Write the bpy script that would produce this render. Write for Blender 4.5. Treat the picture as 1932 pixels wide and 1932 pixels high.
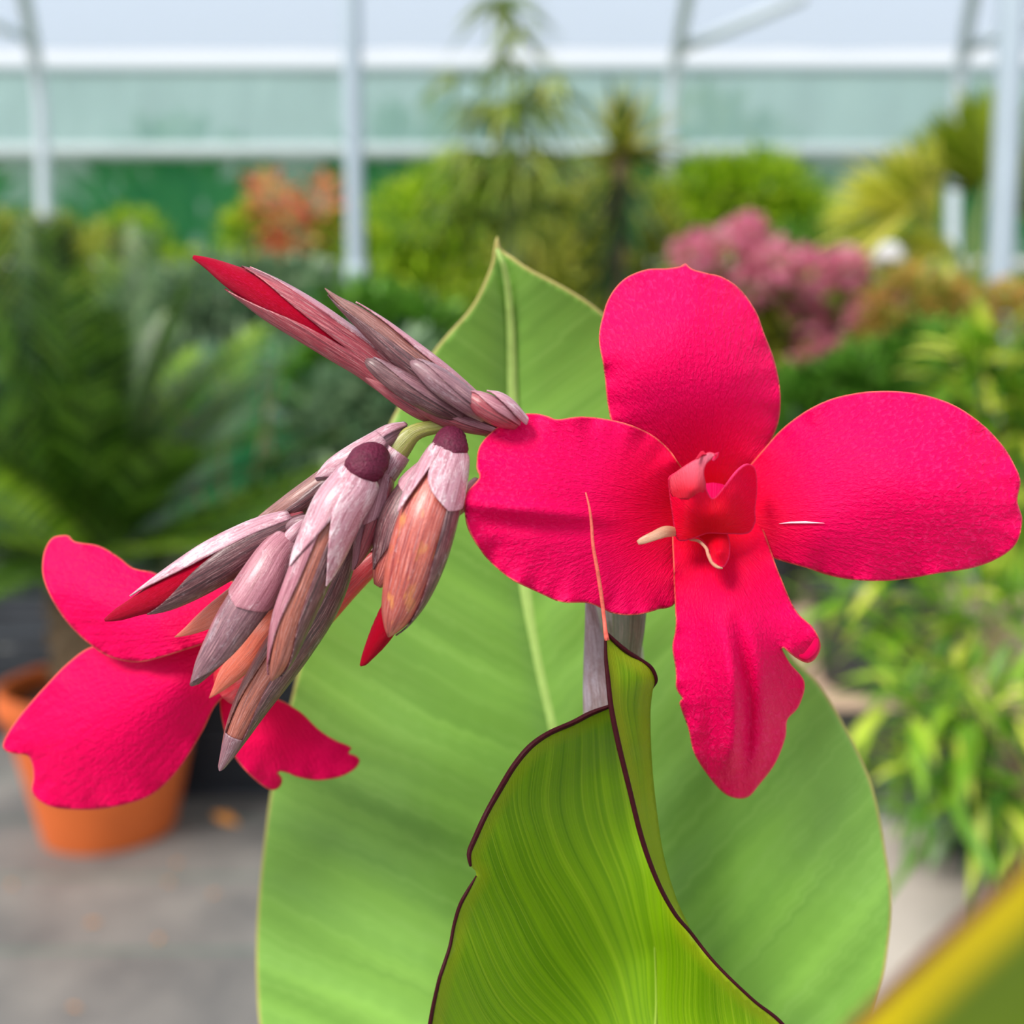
import bpy, math, random
import numpy as np
from mathutils import Vector, geometry

random.seed(7); rng = np.random.default_rng(7)
scene = bpy.context.scene
col = scene.collection
for o in list(bpy.data.objects): bpy.data.objects.remove(o)

# ------------------------------------------------------------------ camera, sky, sun, exposure
FPX = 1850.0; CX = CY = 966.0; CAMZ = 1.10; PITCH = math.radians(6.5); FOCUS = 0.24
cam_d = bpy.data.cameras.new('camera'); cam = bpy.data.objects.new('camera', cam_d); col.objects.link(cam)
cam.location = (0, 0, CAMZ); cam.rotation_euler = (math.pi/2 - PITCH, 0, 0)
cam_d.sensor_width = 36.0; cam_d.lens = 36.0*FPX/1932.0; cam_d.clip_start = 0.01; cam_d.clip_end = 200
cam_d.dof.use_dof = True; cam_d.dof.focus_distance = FOCUS; cam_d.dof.aperture_fstop = cam_d.lens/5.4
scene.camera = cam
W = bpy.data.worlds.new('sky'); scene.world = W; W.use_nodes = True
bgn = W.node_tree.nodes['Background']; bgn.inputs[0].default_value = (0.90, 0.95, 1.0, 1); bgn.inputs[1].default_value = 1.1
sun_d = bpy.data.lights.new('sun', 'SUN'); sun = bpy.data.objects.new('sun', sun_d); col.objects.link(sun)
sun_d.energy = 4.8; sun_d.angle = math.radians(22); sun_d.color = (1.0, 0.96, 0.88)
SUNV = Vector((-0.55, -0.62, 0.85)).normalized()
sun.rotation_euler = SUNV.to_track_quat('Z', 'Y').to_euler()
sun.location = (-3, -2, 6)
vs = scene.view_settings; vs.view_transform = 'Standard'; vs.look = 'None'; vs.exposure = 0.0; vs.gamma = 1.0; vs.use_curve_mapping = False
scene.cycles.adaptive_threshold = .03; scene.cycles.max_bounces = 6; scene.cycles.diffuse_bounces = 3; scene.cycles.glossy_bounces = 3; scene.cycles.transparent_max_bounces = 12

# ------------------------------------------------------------------ helpers
cp, sp = math.cos(PITCH), math.sin(PITCH)
RIGHT = np.array([1., 0, 0]); UP = np.array([0, sp, cp]); FWD = np.array([0, cp, -sp]); CAM = np.array([0, 0, CAMZ])
def P(x, y, mm=0.0):
    d = FOCUS + mm/1000.0
    return CAM + d*(FWD + (x-CX)/FPX*RIGHT - (y-CY)/FPX*UP)
def PV(xy, mm):
    d = (FOCUS + np.asarray(mm)/1000.0)[:, None]
    xy = np.asarray(xy, float)
    return CAM + d*(FWD + ((xy[:, 0]-CX)/FPX)[:, None]*RIGHT - ((xy[:, 1]-CY)/FPX)[:, None]*UP)
def zat(py, dist): return CAMZ - dist*math.tan(PITCH + math.atan((py-CY)/FPX))
def xat(px, dist, z=1.0): return (px-CX)/FPX*(dist*cp + (CAMZ-z)*sp)

def s2l(c): return tuple(((v/255)/12.92 if v/255 <= .04045 else ((v/255+.055)/1.055)**2.4) for v in c)
def tag(o, label=None, cat=None, group=None, kind=None):
    if label: o['label'] = label
    if cat: o['category'] = cat
    if group: o['group'] = group
    if kind: o['kind'] = kind
    return o
def empty(name, loc=(0, 0, 0), label=None, cat=None, group=None, parent=None):
    o = bpy.data.objects.new(name, None); col.objects.link(o); o.location = loc; o.empty_display_size = .05
    if parent: o.parent = parent
    return tag(o, label, cat, group)
def mesh_obj(name, verts, faces, mat, parent=None, smooth=True, attrs=None, uv=None, solid=0, world=True):
    me = bpy.data.meshes.new(name)
    v = np.asarray(verts, float)
    off = np.zeros(3)
    if parent is not None and world:
        p = parent
        while p is not None: off += np.array(p.location); p = p.parent
    me.from_pydata((v-off).tolist(), [], [list(map(int, f)) for f in faces]); me.update()
    if smooth: me.polygons.foreach_set('use_smooth', [True]*len(me.polygons))
    if attrs:
        for k, a in attrs.items():
            dom = 'POINT' if len(a) == len(v) else 'FACE'
            at = me.attributes.new(k, 'FLOAT', dom); at.data.foreach_set('value', np.asarray(a, np.float32))
    if uv is not None:
        ul = me.uv_layers.new(name='UVMap'); li = np.zeros(len(me.loops), int); me.loops.foreach_get('vertex_index', li)
        ul.data.foreach_set('uv', np.asarray(uv, np.float32)[li].ravel())
    if mat: me.materials.append(mat)
    o = bpy.data.objects.new(name, me); col.objects.link(o)
    if parent is not None: o.parent = parent
    if solid:
        md = o.modifiers.new('thickness', 'SOLIDIFY'); md.thickness = solid; md.offset = 0
    return o
def dup(root, loc=None, parent=None, rot=None, scale=None, label=None):
    r = root.copy(); col.objects.link(r)
    if parent is not None: r.parent = parent
    if loc is not None: r.location = loc
    if rot is not None: r.rotation_euler = rot
    if scale is not None: r.scale = (scale,)*3
    if label: r['label'] = label
    for ch in list(root.children): dup(ch, parent=r)
    return r

def cr(pts, n, closed=False):
    """Catmull-Rom through pts (rows), n samples evenly spaced in chord length."""
    p = np.asarray(pts, float)
    if closed: q = np.vstack([p[-1], p, p[0], p[1]])
    else: q = np.vstack([2*p[0]-p[1], p, 2*p[-1]-p[-2]])
    out = []
    for i in range(1, len(q)-2):
        a, b, c, d = q[i-1], q[i], q[i+1], q[i+2]
        for t in np.linspace(0, 1, 24, endpoint=False):
            out.append(.5*(2*b+(c-a)*t+(2*a-5*b+4*c-d)*t*t+(3*b-3*c+d-a)*t**3))
    out.append(q[-2]); out = np.array(out)
    L = np.r_[0, np.cumsum(np.linalg.norm(np.diff(out[:, :2], axis=0), axis=1))]
    t = np.linspace(0, L[-1], n, endpoint=not closed)
    return np.stack([np.interp(t, L, out[:, k]) for k in range(out.shape[1])], 1)

def tps(ctrl):
    c = np.asarray(ctrl, float); X = c[:, :2]/100; n = len(X)
    def U(r2): return np.where(r2 > 1e-12, r2*np.log(np.maximum(r2, 1e-12)), 0)
    K = U(((X[:, None]-X[None])**2).sum(-1)) + 1e-3*np.eye(n)
    Pm = np.c_[np.ones(n), X]; A = np.block([[K, Pm], [Pm.T, np.zeros((3, 3))]])
    w = np.linalg.solve(A, np.r_[c[:, 2], 0, 0, 0])
    def f(q):
        q = np.asarray(q, float)/100
        return U(((q[:, None]-X[None])**2).sum(-1))@w[:n] + np.c_[np.ones(len(q)), q]@w[n:]
    return f
def seg_dist(q, poly):
    a = poly; b = np.roll(poly, -1, 0); d = np.full(len(q), 1e9); loc = np.zeros(len(q))
    for i in range(len(a)):
        ab = b[i]-a[i]; l2 = max((ab**2).sum(), 1e-9)
        t = np.clip(((q-a[i])@ab)/l2, 0, 1); e = np.linalg.norm(q-(a[i]+t[:, None]*ab), axis=1)
        m = e < d; d[m] = e[m]; loc[m] = i
    return d, loc/len(a)
def inside(q, poly):
    r = np.zeros(len(q), bool); n = len(poly); j = n-1
    for i in range(n):
        xi, yi = poly[i]; xj, yj = poly[j]
        c = ((yi > q[:, 1]) != (yj > q[:, 1])) & (q[:, 0] < (xj-xi)*(q[:, 1]-yi)/((yj-yi) or 1e-9)+xi)
        r ^= c; j = i
    return r

def blade(name, outline, depth, base, mat, parent, sp_px=7.0, ruffle=(0, 0, 0), thick=.0003, waves=None, fields=None, sharp=False):
    """A curved sheet: outline in picture units at its own depth, bent by control points (x, y, mm)."""
    o = np.asarray(outline, float)
    per = np.linalg.norm(np.diff(np.vstack([o, o[:1]]), axis=0), axis=1).sum()
    if sharp:
        poly = []
        for i in range(len(o)):
            a, b = o[i], o[(i+1) % len(o)]; k = max(1, int(np.linalg.norm(b-a)/sp_px))
            for t in range(k): poly.append(a+(b-a)*t/k)
        poly = np.array(poly)
    else: poly = cr(o, int(per/sp_px*1.1), closed=True)
    lo, hi = poly.min(0), poly.max(0)
    gx = np.arange(lo[0], hi[0], sp_px); gy = np.arange(lo[1], hi[1], sp_px*.866)
    q = np.array([(x+(sp_px/2 if j % 2 else 0), y) for j, y in enumerate(gy) for x in gx])
    q = q[inside(q, poly)]; d, _ = seg_dist(q, poly); q = q[d > sp_px*.55]
    pts = np.vstack([poly, q]); n = len(poly)
    r = geometry.delaunay_2d_cdt([Vector(p) for p in pts], [(i, (i+1) % n) for i in range(n)], [], 1, 1e-5)
    v2 = np.array([tuple(v) for v in r[0]]); faces = r[2]
    ed, el = seg_dist(v2, poly)
    z = tps(depth)(v2)
    b = np.asarray(base, float); rel = v2-b; rad = np.linalg.norm(rel, axis=1); ang = np.arctan2(rel[:, 1], rel[:, 0])
    A, k, wid = ruffle
    if A:
        z += A*np.exp(-ed/wid)*(np.sin(el*k*2*math.pi+len(name))+.5*np.sin(el*k*4.7*math.pi+1.3))
    if waves: z += waves(v2, rad, ang, ed)
    V = PV(v2, z)
    px = FOCUS/FPX*1000
    mid = np.median(ang[rad > np.median(rad)]) if len(ang) else 0
    a2 = (ang-mid+math.pi) % (2*math.pi)-math.pi
    attrs = {'edge': ed}
    if fields:
        for kf, ctrl in fields.items():
            attrs[kf] = tps(ctrl)(v2) if not callable(ctrl) else ctrl(v2)
    # orient faces to the camera
    F = []
    for f in faces:
        a, c, e = V[f[0]], V[f[1]], V[f[2]]
        nn = np.cross(c-a, e-a)
        F.append(f if nn@(CAM-a) > 0 else f[::-1])
    return mesh_obj(name, V, F, mat, parent, attrs=attrs, uv=np.c_[a2, rad*px], solid=thick)

def frames(path, n):
    """path rows: x, y, mm, radius px -> centres, radii (m), normal toward camera, side, uv length"""
    s = cr(path, n); C = PV(s[:, :2], s[:, 2]); R = np.maximum(s[:, 3], .3)*(FOCUS+s[:, 2]/1000)/FPX
    T = np.gradient(C, axis=0); T /= np.linalg.norm(T, axis=1)[:, None]
    N = CAM-C; N -= (N*T).sum(1)[:, None]*T; N /= np.linalg.norm(N, axis=1)[:, None]
    S = np.cross(T, N)
    L = np.r_[0, np.cumsum(np.linalg.norm(np.diff(C, axis=0), axis=1))]
    return C, R, N, S, L
def spindle(name, path, mat, parent, n=30, seg=22, flat=1.0, lump=0, cap=True):
    C, R, N, S, L = frames(path, n)
    V = []; uv = []
    for i in range(n):
        for j in range(seg+1):
            th = 2*math.pi*j/seg
            rr = R[i]*(1+lump*(math.sin(7*th+i*1.7)*math.sin(i*2.3+th*3)))
            V.append(C[i]+rr*(flat*math.cos(th)*N[i]+math.sin(th)*S[i])); uv.append((th, L[i]*1000))
    F = [(i*(seg+1)+j, i*(seg+1)+j+1, (i+1)*(seg+1)+j+1, (i+1)*(seg+1)+j) for i in range(n-1) for j in range(seg)]
    if cap:
        F.append([j for j in range(seg)][::-1]); F.append([(n-1)*(seg+1)+j for j in range(seg)])
    # weld seam by leaving duplicate column (uv seam)
    return mesh_obj(name, V, F, mat, parent, uv=uv, attrs={'edge': np.full(len(V), 99.0)})
def wrap(name, path, mat, parent, th=0, half=90, t0=0, t1=1, p=2.5, q=1.0, off=.0003, thick=.0004, n=30, m=16, lift=0, flat=1.0, start=1.0, curl=0):
    """A scale, sepal or bract hugging a spindle: angular half width tapers to a point at t1."""
    C, R, N, S, L = frames(path, 80); tt = np.linspace(0, 1, 80)
    V = []; uv = []; edge = []
    for i in range(n):
        u = i/(n-1); t = t0+(t1-t0)*u
        g = lambda A: np.array([np.interp(t, tt, A[:, k]) for k in range(3)])
        c, nn, ss, r = g(C), g(N), g(S), np.interp(t, tt, R)
        hw = math.radians(half)*max(1-u**p, 0)**q*(start+(1-start)*min(1, u*4))
        for j in range(m+1):
            w = j/m*2-1; a = math.radians(th)+hw*w
            rr = r+off+lift*u*u+curl*abs(w)**3*(1-u)
            V.append(c+rr*(flat*math.cos(a)*nn+math.sin(a)*ss)); uv.append((a, np.interp(t, tt, L)*1000)); edge.append((1-abs(w))*hw*r*1000)
    F = [(i*(m+1)+j, i*(m+1)+j+1, (i+1)*(m+1)+j+1, (i+1)*(m+1)+j) for i in range(n-1) for j in range(m)]
    return mesh_obj(name, V, F, mat, parent, uv=uv, attrs={'edge': edge}, solid=thick)

# ------------------------------------------------------------------ materials
def new_mat(name):
    m = bpy.data.materials.new(name); m.use_nodes = True; nt = m.node_tree
    for n in list(nt.nodes): nt.nodes.remove(n)
    return m, nt, nt.nodes.new('ShaderNodeOutputMaterial')
def nd(nt, typ, ins=None, **props):
    n = nt.nodes.new(typ)
    for k, v in props.items(): setattr(n, k, v)
    for k, v in (ins or {}).items():
        s = n.inputs[k]
        if isinstance(v, bpy.types.NodeSocket): nt.links.new(v, s)
        else: s.default_value = (tuple(v)+(1,) if isinstance(v, (tuple, list)) and len(v) == 3 and s.type == 'RGBA' else v)
    return n
def math_n(nt, op, a, b=0.0, c=None, clamp=False):
    n = nd(nt, 'ShaderNodeMath', {0: a, 1: b}, operation=op, use_clamp=clamp)
    if c is not None:
        if isinstance(c, bpy.types.NodeSocket): nt.links.new(c, n.inputs[2])
        else: n.inputs[2].default_value = c
    return n.outputs[0]
def mixc(nt, f, a, b, mode='MIX'):
    n = nt.nodes.new('ShaderNodeMix'); n.data_type = 'RGBA'; n.blend_type = mode
    for s, v in ((n.inputs[0], f), (n.inputs[6], a), (n.inputs[7], b)):
        if isinstance(v, bpy.types.NodeSocket): nt.links.new(v, s)
        else: s.default_value = v if not isinstance(v, tuple) else tuple(v)+((1,) if len(v) == 3 else ())
    return n.outputs[2]
def ramp(nt, f, stops):
    n = nt.nodes.new('ShaderNodeValToRGB'); nt.links.new(f, n.inputs[0]); e = n.color_ramp.elements
    while len(e) < len(stops): e.new(.5)
    for k, (p, c) in enumerate(stops): e[k].position = p; e[k].color = (tuple(c)+(1,))[:4] if not isinstance(c, (int, float)) else (c, c, c, 1)
    return n.outputs[0]
def uvnoise(nt, sx, sy, detail=3, rough=.5, scale=1.0, dist=0.0):
    uv = nd(nt, 'ShaderNodeUVMap'); mp = nd(nt, 'ShaderNodeMapping', {0: uv.outputs[0]}); mp.inputs['Scale'].default_value = (sx, sy, 1)
    return nd(nt, 'ShaderNodeTexNoise', {'Vector': mp.outputs[0], 'Scale': scale, 'Detail': detail, 'Roughness': rough, 'Distortion': dist}).outputs[0]
def finish(nt, out, base, rough=.5, bump=None, bd=.0003, bs=.6, transl=0, tcol=None, spec=.5, sheen=0, sheen_t=(1, 1, 1), coat=0):
    pr = nd(nt, 'ShaderNodeBsdfPrincipled', {'Base Color': base, 'Roughness': rough, 'Specular IOR Level': spec})
    if sheen: pr.inputs['Sheen Weight'].default_value = sheen; pr.inputs['Sheen Tint'].default_value = tuple(sheen_t)+(1,); pr.inputs['Sheen Roughness'].default_value = .4
    if coat: pr.inputs['Coat Weight'].default_value = coat; pr.inputs['Coat Roughness'].default_value = .25
    if bump is not None:
        bn = nd(nt, 'ShaderNodeBump', {'Height': bump, 'Distance': bd, 'Strength': bs}); nt.links.new(bn.outputs[0], pr.inputs['Normal'])
    sh = pr.outputs[0]
    if transl:
        tr = nd(nt, 'ShaderNodeBsdfTranslucent', {'Color': tcol if tcol is not None else base})
        mx = nd(nt, 'ShaderNodeMixShader', {0: transl, 1: sh, 2: tr.outputs[0]}); sh = mx.outputs[0]
    nt.links.new(sh, out.inputs[0])
def plain(name, c, rough=.5, spec=.5, noise=0, nscale=40, metal=0, bd=.002):
    m, nt, out = new_mat(name); base = s2l(c)
    if noise:
        tc = nd(nt, 'ShaderNodeTexCoord'); nz = nd(nt, 'ShaderNodeTexNoise', {'Vector': tc.outputs['Object'], 'Scale': nscale, 'Detail': 4}).outputs[0]
        bc = mixc(nt, nz, tuple(v*(1-noise) for v in base), tuple(min(1, v*(1+noise)) for v in base))
        finish(nt, out, bc, rough, nz, bd, .3, spec=spec)
    else: finish(nt, out, base, rough, spec=spec)
    if metal:
        for n in nt.nodes:
            if n.type == 'BSDF_PRINCIPLED': n.inputs['Metallic'].default_value = metal
    return m

def petal_mat(name, far, throat, rr=(8, 30), rim=(232, 120, 95), cell=1.0, transl=.22, pa=.36):
    m, nt, out = new_mat(name)
    streak = uvnoise(nt, 34, .10, 2, .5); cells = uvnoise(nt, 48*cell, .62, 3, .55, 1.3, .5)
    uv = nd(nt, 'ShaderNodeUVMap'); r = nd(nt, 'ShaderNodeSeparateXYZ', {0: uv.outputs[0]}).outputs[1]
    f = nd(nt, 'ShaderNodeMapRange', {0: r, 1: rr[0], 2: rr[1]}).outputs[0]
    base = mixc(nt, f, throat, far)
    base = mixc(nt, math_n(nt, 'MULTIPLY', streak, .35), base, tuple(v*.62 for v in far))
    e = nd(nt, 'ShaderNodeAttribute', attribute_name='edge').outputs['Fac']
    base = mixc(nt, nd(nt, 'ShaderNodeMapRange', {0: e, 1: 0.5, 2: 3.2, 3: .8, 4: 0}).outputs[0], base, s2l(rim))
    painted_sheen = math_n(nt, 'MULTIPLY', ramp(nt, cells, [(.52, 0), (.66, 1)]), nd(nt, 'ShaderNodeMapRange', {0: r, 1: 26, 2: 60, 3: .08*pa/.3, 4: pa}).outputs[0])  # sheen of the petal cells, painted into the colour as lighter pink
    base = mixc(nt, painted_sheen, base, (.95, .035, .22))
    h = math_n(nt, 'ADD', math_n(nt, 'MULTIPLY', cells, 1.1), math_n(nt, 'MULTIPLY', streak, .8))
    finish(nt, out, base, .5, h, .0008, .6, transl, None, .08, .03, (1, .2, .6))
    return m
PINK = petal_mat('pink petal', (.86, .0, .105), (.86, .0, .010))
PINK2 = petal_mat('pink petal soft', (.86, .0, .10), (.86, .002, .06), cell=.6, pa=.06)
REDP = petal_mat('red rolled petal', (.46, .0, .018), (.40, .0, .012), rim=(215, 30, 60), transl=.08)
PINKC = petal_mat('pink curl', (.86, .0, .10), (.80, .0, .08), (1, 2))
STAM = petal_mat('staminode red', (.86, .001, .05), (.84, .0, .006), (4, 15), rim=(250, 60, 120))

def bud_mat(name, c1, c2, bloom=.4, bcol=(238, 222, 230), sfreq=9, yellow=0):
    m, nt, out = new_mat(name)
    st = uvnoise(nt, sfreq, .05, 3, .6); fine = uvnoise(nt, sfreq*2.6, .18, 2, .6, 1.0)
    bl = uvnoise(nt, 1.6, .12, 5, .68, 1.0, .5); cr_ = uvnoise(nt, 6, .45, 3, .6, 1.2, 1.5)
    base = mixc(nt, ramp(nt, st, [(.3, 0), (.7, 1)]), s2l(c1), s2l(c2))
    base = mixc(nt, math_n(nt, 'MULTIPLY', ramp(nt, fine, [(.5, 0), (.68, 1)]), .35), base, s2l((225, 180, 180)))
    if yellow:
        y = uvnoise(nt, 1.2, .11, 2, .5, 1.3)
        base = mixc(nt, math_n(nt, 'MULTIPLY', ramp(nt, y, [(.58, 0), (.78, 1)]), yellow), base, s2l((240, 170, 70)))
    g = ramp(nt, math_n(nt, 'ADD', math_n(nt, 'MULTIPLY', bl, .7), math_n(nt, 'MULTIPLY', cr_, .3)), [(.62-.3*bloom, 0), (.72-.24*bloom, 1)])
    base = mixc(nt, math_n(nt, 'MULTIPLY', g, min(1, .35+bloom*.6)), base, s2l(bcol))
    line = uvnoise(nt, 4.0, .30, 4, .7, 1.6, 1.0)
    ln = ramp(nt, math_n(nt, 'ABSOLUTE', math_n(nt, 'SUBTRACT', line, .5)), [(.0, 1), (.018, 0)])
    base = mixc(nt, math_n(nt, 'MULTIPLY', ln, .55), base, tuple(v*.55 for v in s2l(c1)))
    base = mixc(nt, math_n(nt, 'MULTIPLY', ramp(nt, st, [(.28, 1), (.46, 0)]), .55), base, tuple(v*.5 for v in s2l(c1)))
    h = math_n(nt, 'ADD', math_n(nt, 'MULTIPLY', fine, .5), math_n(nt, 'MULTIPLY', cr_, .5))
    finish(nt, out, base, .38, h, .0005, .5, .04, None, .5, coat=.3)
    return m
B_ROSE = bud_mat('rosy bud skin', (112, 26, 46), (178, 66, 80), .06)
B_DARK = bud_mat('purple brown bud skin', (48, 26, 36), (118, 66, 72), .14)
B_BROWN = bud_mat('brown bud skin', (88, 44, 44), (158, 96, 86), .14)
B_PALE = bud_mat('pale bloomed bract', (140, 72, 88), (190, 128, 144), .26)
B_WHITE = bud_mat('white bloomed bract', (158, 92, 110), (204, 156, 172), .46, (246, 236, 242))
B_ORNG = bud_mat('orange flushed bud skin', (140, 44, 50), (208, 106, 88), .12, yellow=.75)
B_COPP = bud_mat('copper bud skin', (118, 56, 48), (184, 104, 82), .12)
B_GREYP = bud_mat('grey purple bract', (96, 60, 72), (150, 104, 116), .3, (205, 190, 200))
B_SALM = bud_mat('salmon sepal', (222, 92, 70), (240, 128, 98), .02, (245, 170, 160))
B_OVARY = plain('warty ovary skin', (88, 14, 46), .6, .35, noise=.6, nscale=1100, bd=.004)
B_STALK = bud_mat('olive stalk skin', (120, 122, 44), (164, 168, 70), .12, (150, 118, 96))
B_STEM = bud_mat('glaucous stem skin', (140, 142, 118), (172, 168, 152), .5, (205, 200, 205))
B_SHEATH = bud_mat('lilac sheath skin', (150, 122, 128), (182, 158, 166), .6, (206, 192, 208))
B_STEMG = bud_mat('grey green stem skin', (96, 104, 78), (134, 140, 112), .25, (160, 165, 150))

def leaf_mat(name, c1, c2, veinc, freq, rough=.38, transl=.25, spec=.5, rims=(), bs=.4, tcol=None, fine=1.0, mfreq=.002):
    m, nt, out = new_mat(name)
    v = nd(nt, 'ShaderNodeAttribute', attribute_name='vein').outputs['Fac']; mi = nd(nt, 'ShaderNodeAttribute', attribute_name='mid').outputs['Fac']
    vec = nd(nt, 'ShaderNodeCombineXYZ', {0: math_n(nt, 'MULTIPLY', v, freq), 1: math_n(nt, 'MULTIPLY', mi, mfreq)}).outputs[0]
    nz = nd(nt, 'ShaderNodeTexNoise', {'Vector': vec, 'Scale': 1.0, 'Detail': 4, 'Roughness': .6}).outputs[0]
    vec2 = nd(nt, 'ShaderNodeCombineXYZ', {0: math_n(nt, 'MULTIPLY', v, freq*.22), 1: math_n(nt, 'MULTIPLY', mi, mfreq*.8)}).outputs[0]
    nb = nd(nt, 'ShaderNodeTexNoise', {'Vector': vec2, 'Scale': 1.0, 'Detail': 2}).outputs[0]
    base = mixc(nt, ramp(nt, nb, [(.22, 0), (.78, 1)]), s2l(c1), s2l(c2))
    base = mixc(nt, math_n(nt, 'MULTIPLY', ramp(nt, nz, [(.5, 0), (.68, 1)]), fine*.6), base, s2l(veinc))
    e = nd(nt, 'ShaderNodeAttribute', attribute_name='edge').outputs['Fac']
    for (a, b, c) in rims:
        base = mixc(nt, nd(nt, 'ShaderNodeMapRange', {0: e, 1: a, 2: b, 3: 1, 4: 0}).outputs[0], base, s2l(c))
    finish(nt, out, base, rough, nz, .0005, bs, transl, tcol, spec)
    return m

# ------------------------------------------------------------------ THE CANNA
base_pt = P(1190, 2420, 22); gx_, gy_ = base_pt[0], base_pt[1]
canna = empty('canna_plant', (gx_, gy_, 0), 'tall canna plant with hot pink flowers and drooping mauve buds, in sharp focus', 'plant')

# main stem down to the ground, flower stalk, sheaths
stem_path = [(955, 822, 12, 13), (1040, 905, 34, 22), (1120, 1030, 40, 34), (1158, 1160, 42, 42), (1172, 1260, 46, 44), (1182, 1500, 54, 46), (1190, 1900, 52, 48), (1190, 2420, 32, 50)]
stem = spindle('stem', stem_path, B_STEM, canna, n=60, seg=20)
cs = [base_pt + np.array([0, .010, 0])*1.0, np.array([gx_, gy_+.012, .55]), np.array([gx_, gy_+.012, 0.0])]
def tube(name, pts, r, mat, parent, seg=10, world=True):
    pts = np.asarray(pts, float); T = np.gradient(pts, axis=0); T /= np.linalg.norm(T, axis=1)[:, None]+1e-12
    V = []; r = np.broadcast_to(np.asarray(r, float), (len(pts),))
    up = np.array([0, 1., 0]) if abs(T[0][2]) > .8 else np.array([0, 0, 1.])
    for i in range(len(pts)):
        a = np.cross(T[i], up); a /= np.linalg.norm(a)+1e-9; b = np.cross(T[i], a)
        for j in range(seg):
            th = 2*math.pi*j/seg; V.append(pts[i]+r[i]*(math.cos(th)*a+math.sin(th)*b))
    F = [(i*seg+j, i*seg+(j+1) % seg, (i+1)*seg+(j+1) % seg, (i+1)*seg+j) for i in range(len(pts)-1) for j in range(seg)]
    F.append(list(range(seg))[::-1]); F.append([(len(pts)-1)*seg+j for j in range(seg)])
    return mesh_obj(name, V, F, mat, parent, world=world)
STEMG = plain('green cane', (120, 140, 80), .5, noise=.2, nscale=60)
tube('lower_stem', [base_pt+np.array([0, 0, .02]), base_pt*np.array([1, 1, .8]), np.array([gx_, gy_, .35]), np.array([gx_, gy_, 0])], [.0078, .009, .011, .013], STEMG, canna, 14)
sh1 = [(1112, 1130, 26, 8), (1118, 1180, 28, 15), (1126, 1260, 28, 26), (1134, 1350, 28, 34), (1150, 1600, 44, 40), (1172, 1960, 50, 44)]
spindle('sheath', sh1, B_SHEATH, canna, n=30, flat=.6)
sh2 = [(1188, 1130, 24, 34), (1186, 1190, 24, 30), (1182, 1250, 26, 26), (1182, 1340, 28, 30)]
spindle('sheath', sh2, B_STEMG, canna, n=20, flat=.7)
# arching stalk of the drooping bud cluster
stalk_path = [(985, 842, 12, 13), (930, 815, 4, 13), (880, 805, 0, 12), (830, 805, -1, 13), (785, 815, -2, 16), (757, 840, -2, 23), (738, 868, -2, 25), (722, 905, -1, 17), (700, 950, 2, 12), (650, 1010, 4, 9)]
spindle('stalk', stalk_path, B_STALK, canna, n=50, flat=.7)
wrap('bract', stalk_path, B_WHITE, canna, 10, 150, .58, .86, 2.2, off=.0004, start=.8)

# ---- drooping buds
def bud(path, skin, name='flower_bud', sepals=(), cap=None, label=None, **kw):
    o = spindle(name, path, skin, canna, **kw)
    for (mat, a) in sepals:
        a = dict(a); nm = a.pop('name', 'sepal'); wrap(nm, path, mat, o, **a).parent = o
    if cap: spindle('ovary', cap, B_OVARY, o, n=24, seg=40, lump=.05)
    if label: o['label'] = label
    return o
def reparent_fix(): pass

# uppermost of the drooping buds (slender, brown) with its pale bract
bud([(660, 866, 4, 22), (620, 905, 4, 26), (560, 948, 3, 25), (500, 985, 3, 17), (462, 1008, 3, 8), (436, 1021, 3, 1)], B_BROWN,
    sepals=[(B_DARK, dict(th=-60, half=75, t0=0, t1=.95, p=3))])
bud([(766, 806, 0, 8), (740, 820, -2, 18), (712, 838, -4, 21), (670, 863, -6, 22), (630, 886, -6, 18), (596, 904, -6, 5)], B_GREYP, 'bract_bud',
    sepals=[(B_WHITE, dict(name='bract', th=25, half=85, t0=.28, t1=1.0, p=4, start=.5)), (B_WHITE, dict(name='bract', th=80, half=70, t0=.0, t1=.8, p=3))])
# long bud with the red rolled tip
p = [(575, 978, 2, 16), (530, 998, 0, 27), (480, 1020, -2, 33), (410, 1060, -4, 38), (350, 1096, -4, 35), (300, 1124, -4, 28), (255, 1145, -3, 18), (222, 1160, -2, 12), (198, 1170, -2, 3)]
bud(p, REDP, sepals=[(B_DARK, dict(th=-52, half=82, t0=.0, t1=.80, p=3.2, off=.0006)), (B_ROSE, dict(th=5, half=42, t0=0, t1=.42, p=2.2, off=.0003)), (B_WHITE, dict(th=66, half=48, t0=.06, t1=.84, p=3, off=.0007))])
spindle('small_bud', [(598, 975, -2, 6), (578, 983, -3, 13), (556, 990, -3, 13), (540, 997, -3, 6)], B_GREYP, canna, n=14)
spindle('small_bud', [(575, 985, -4, 8), (560, 1003, -6, 15), (540, 1024, -6, 14), (526, 1034, -6, 5)], B_WHITE, canna, n=16)
# short mauve bud
p = [(545, 1020, -4, 20), (522, 1050, -6, 30), (492, 1103, -8, 37), (450, 1165, -9, 35), (415, 1220, -9, 28), (385, 1262, -8, 17), (367, 1286, -8, 9), (360, 1293, -8, 3)]
bud(p, B_DARK, sepals=[(B_GREYP, dict(th=20, half=95, t0=.25, t1=.98, p=4, off=.0003)), (B_PALE, dict(name='bract', th=20, half=120, t0=0, t1=.46, p=7, off=.0009, start=.7))])
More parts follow.
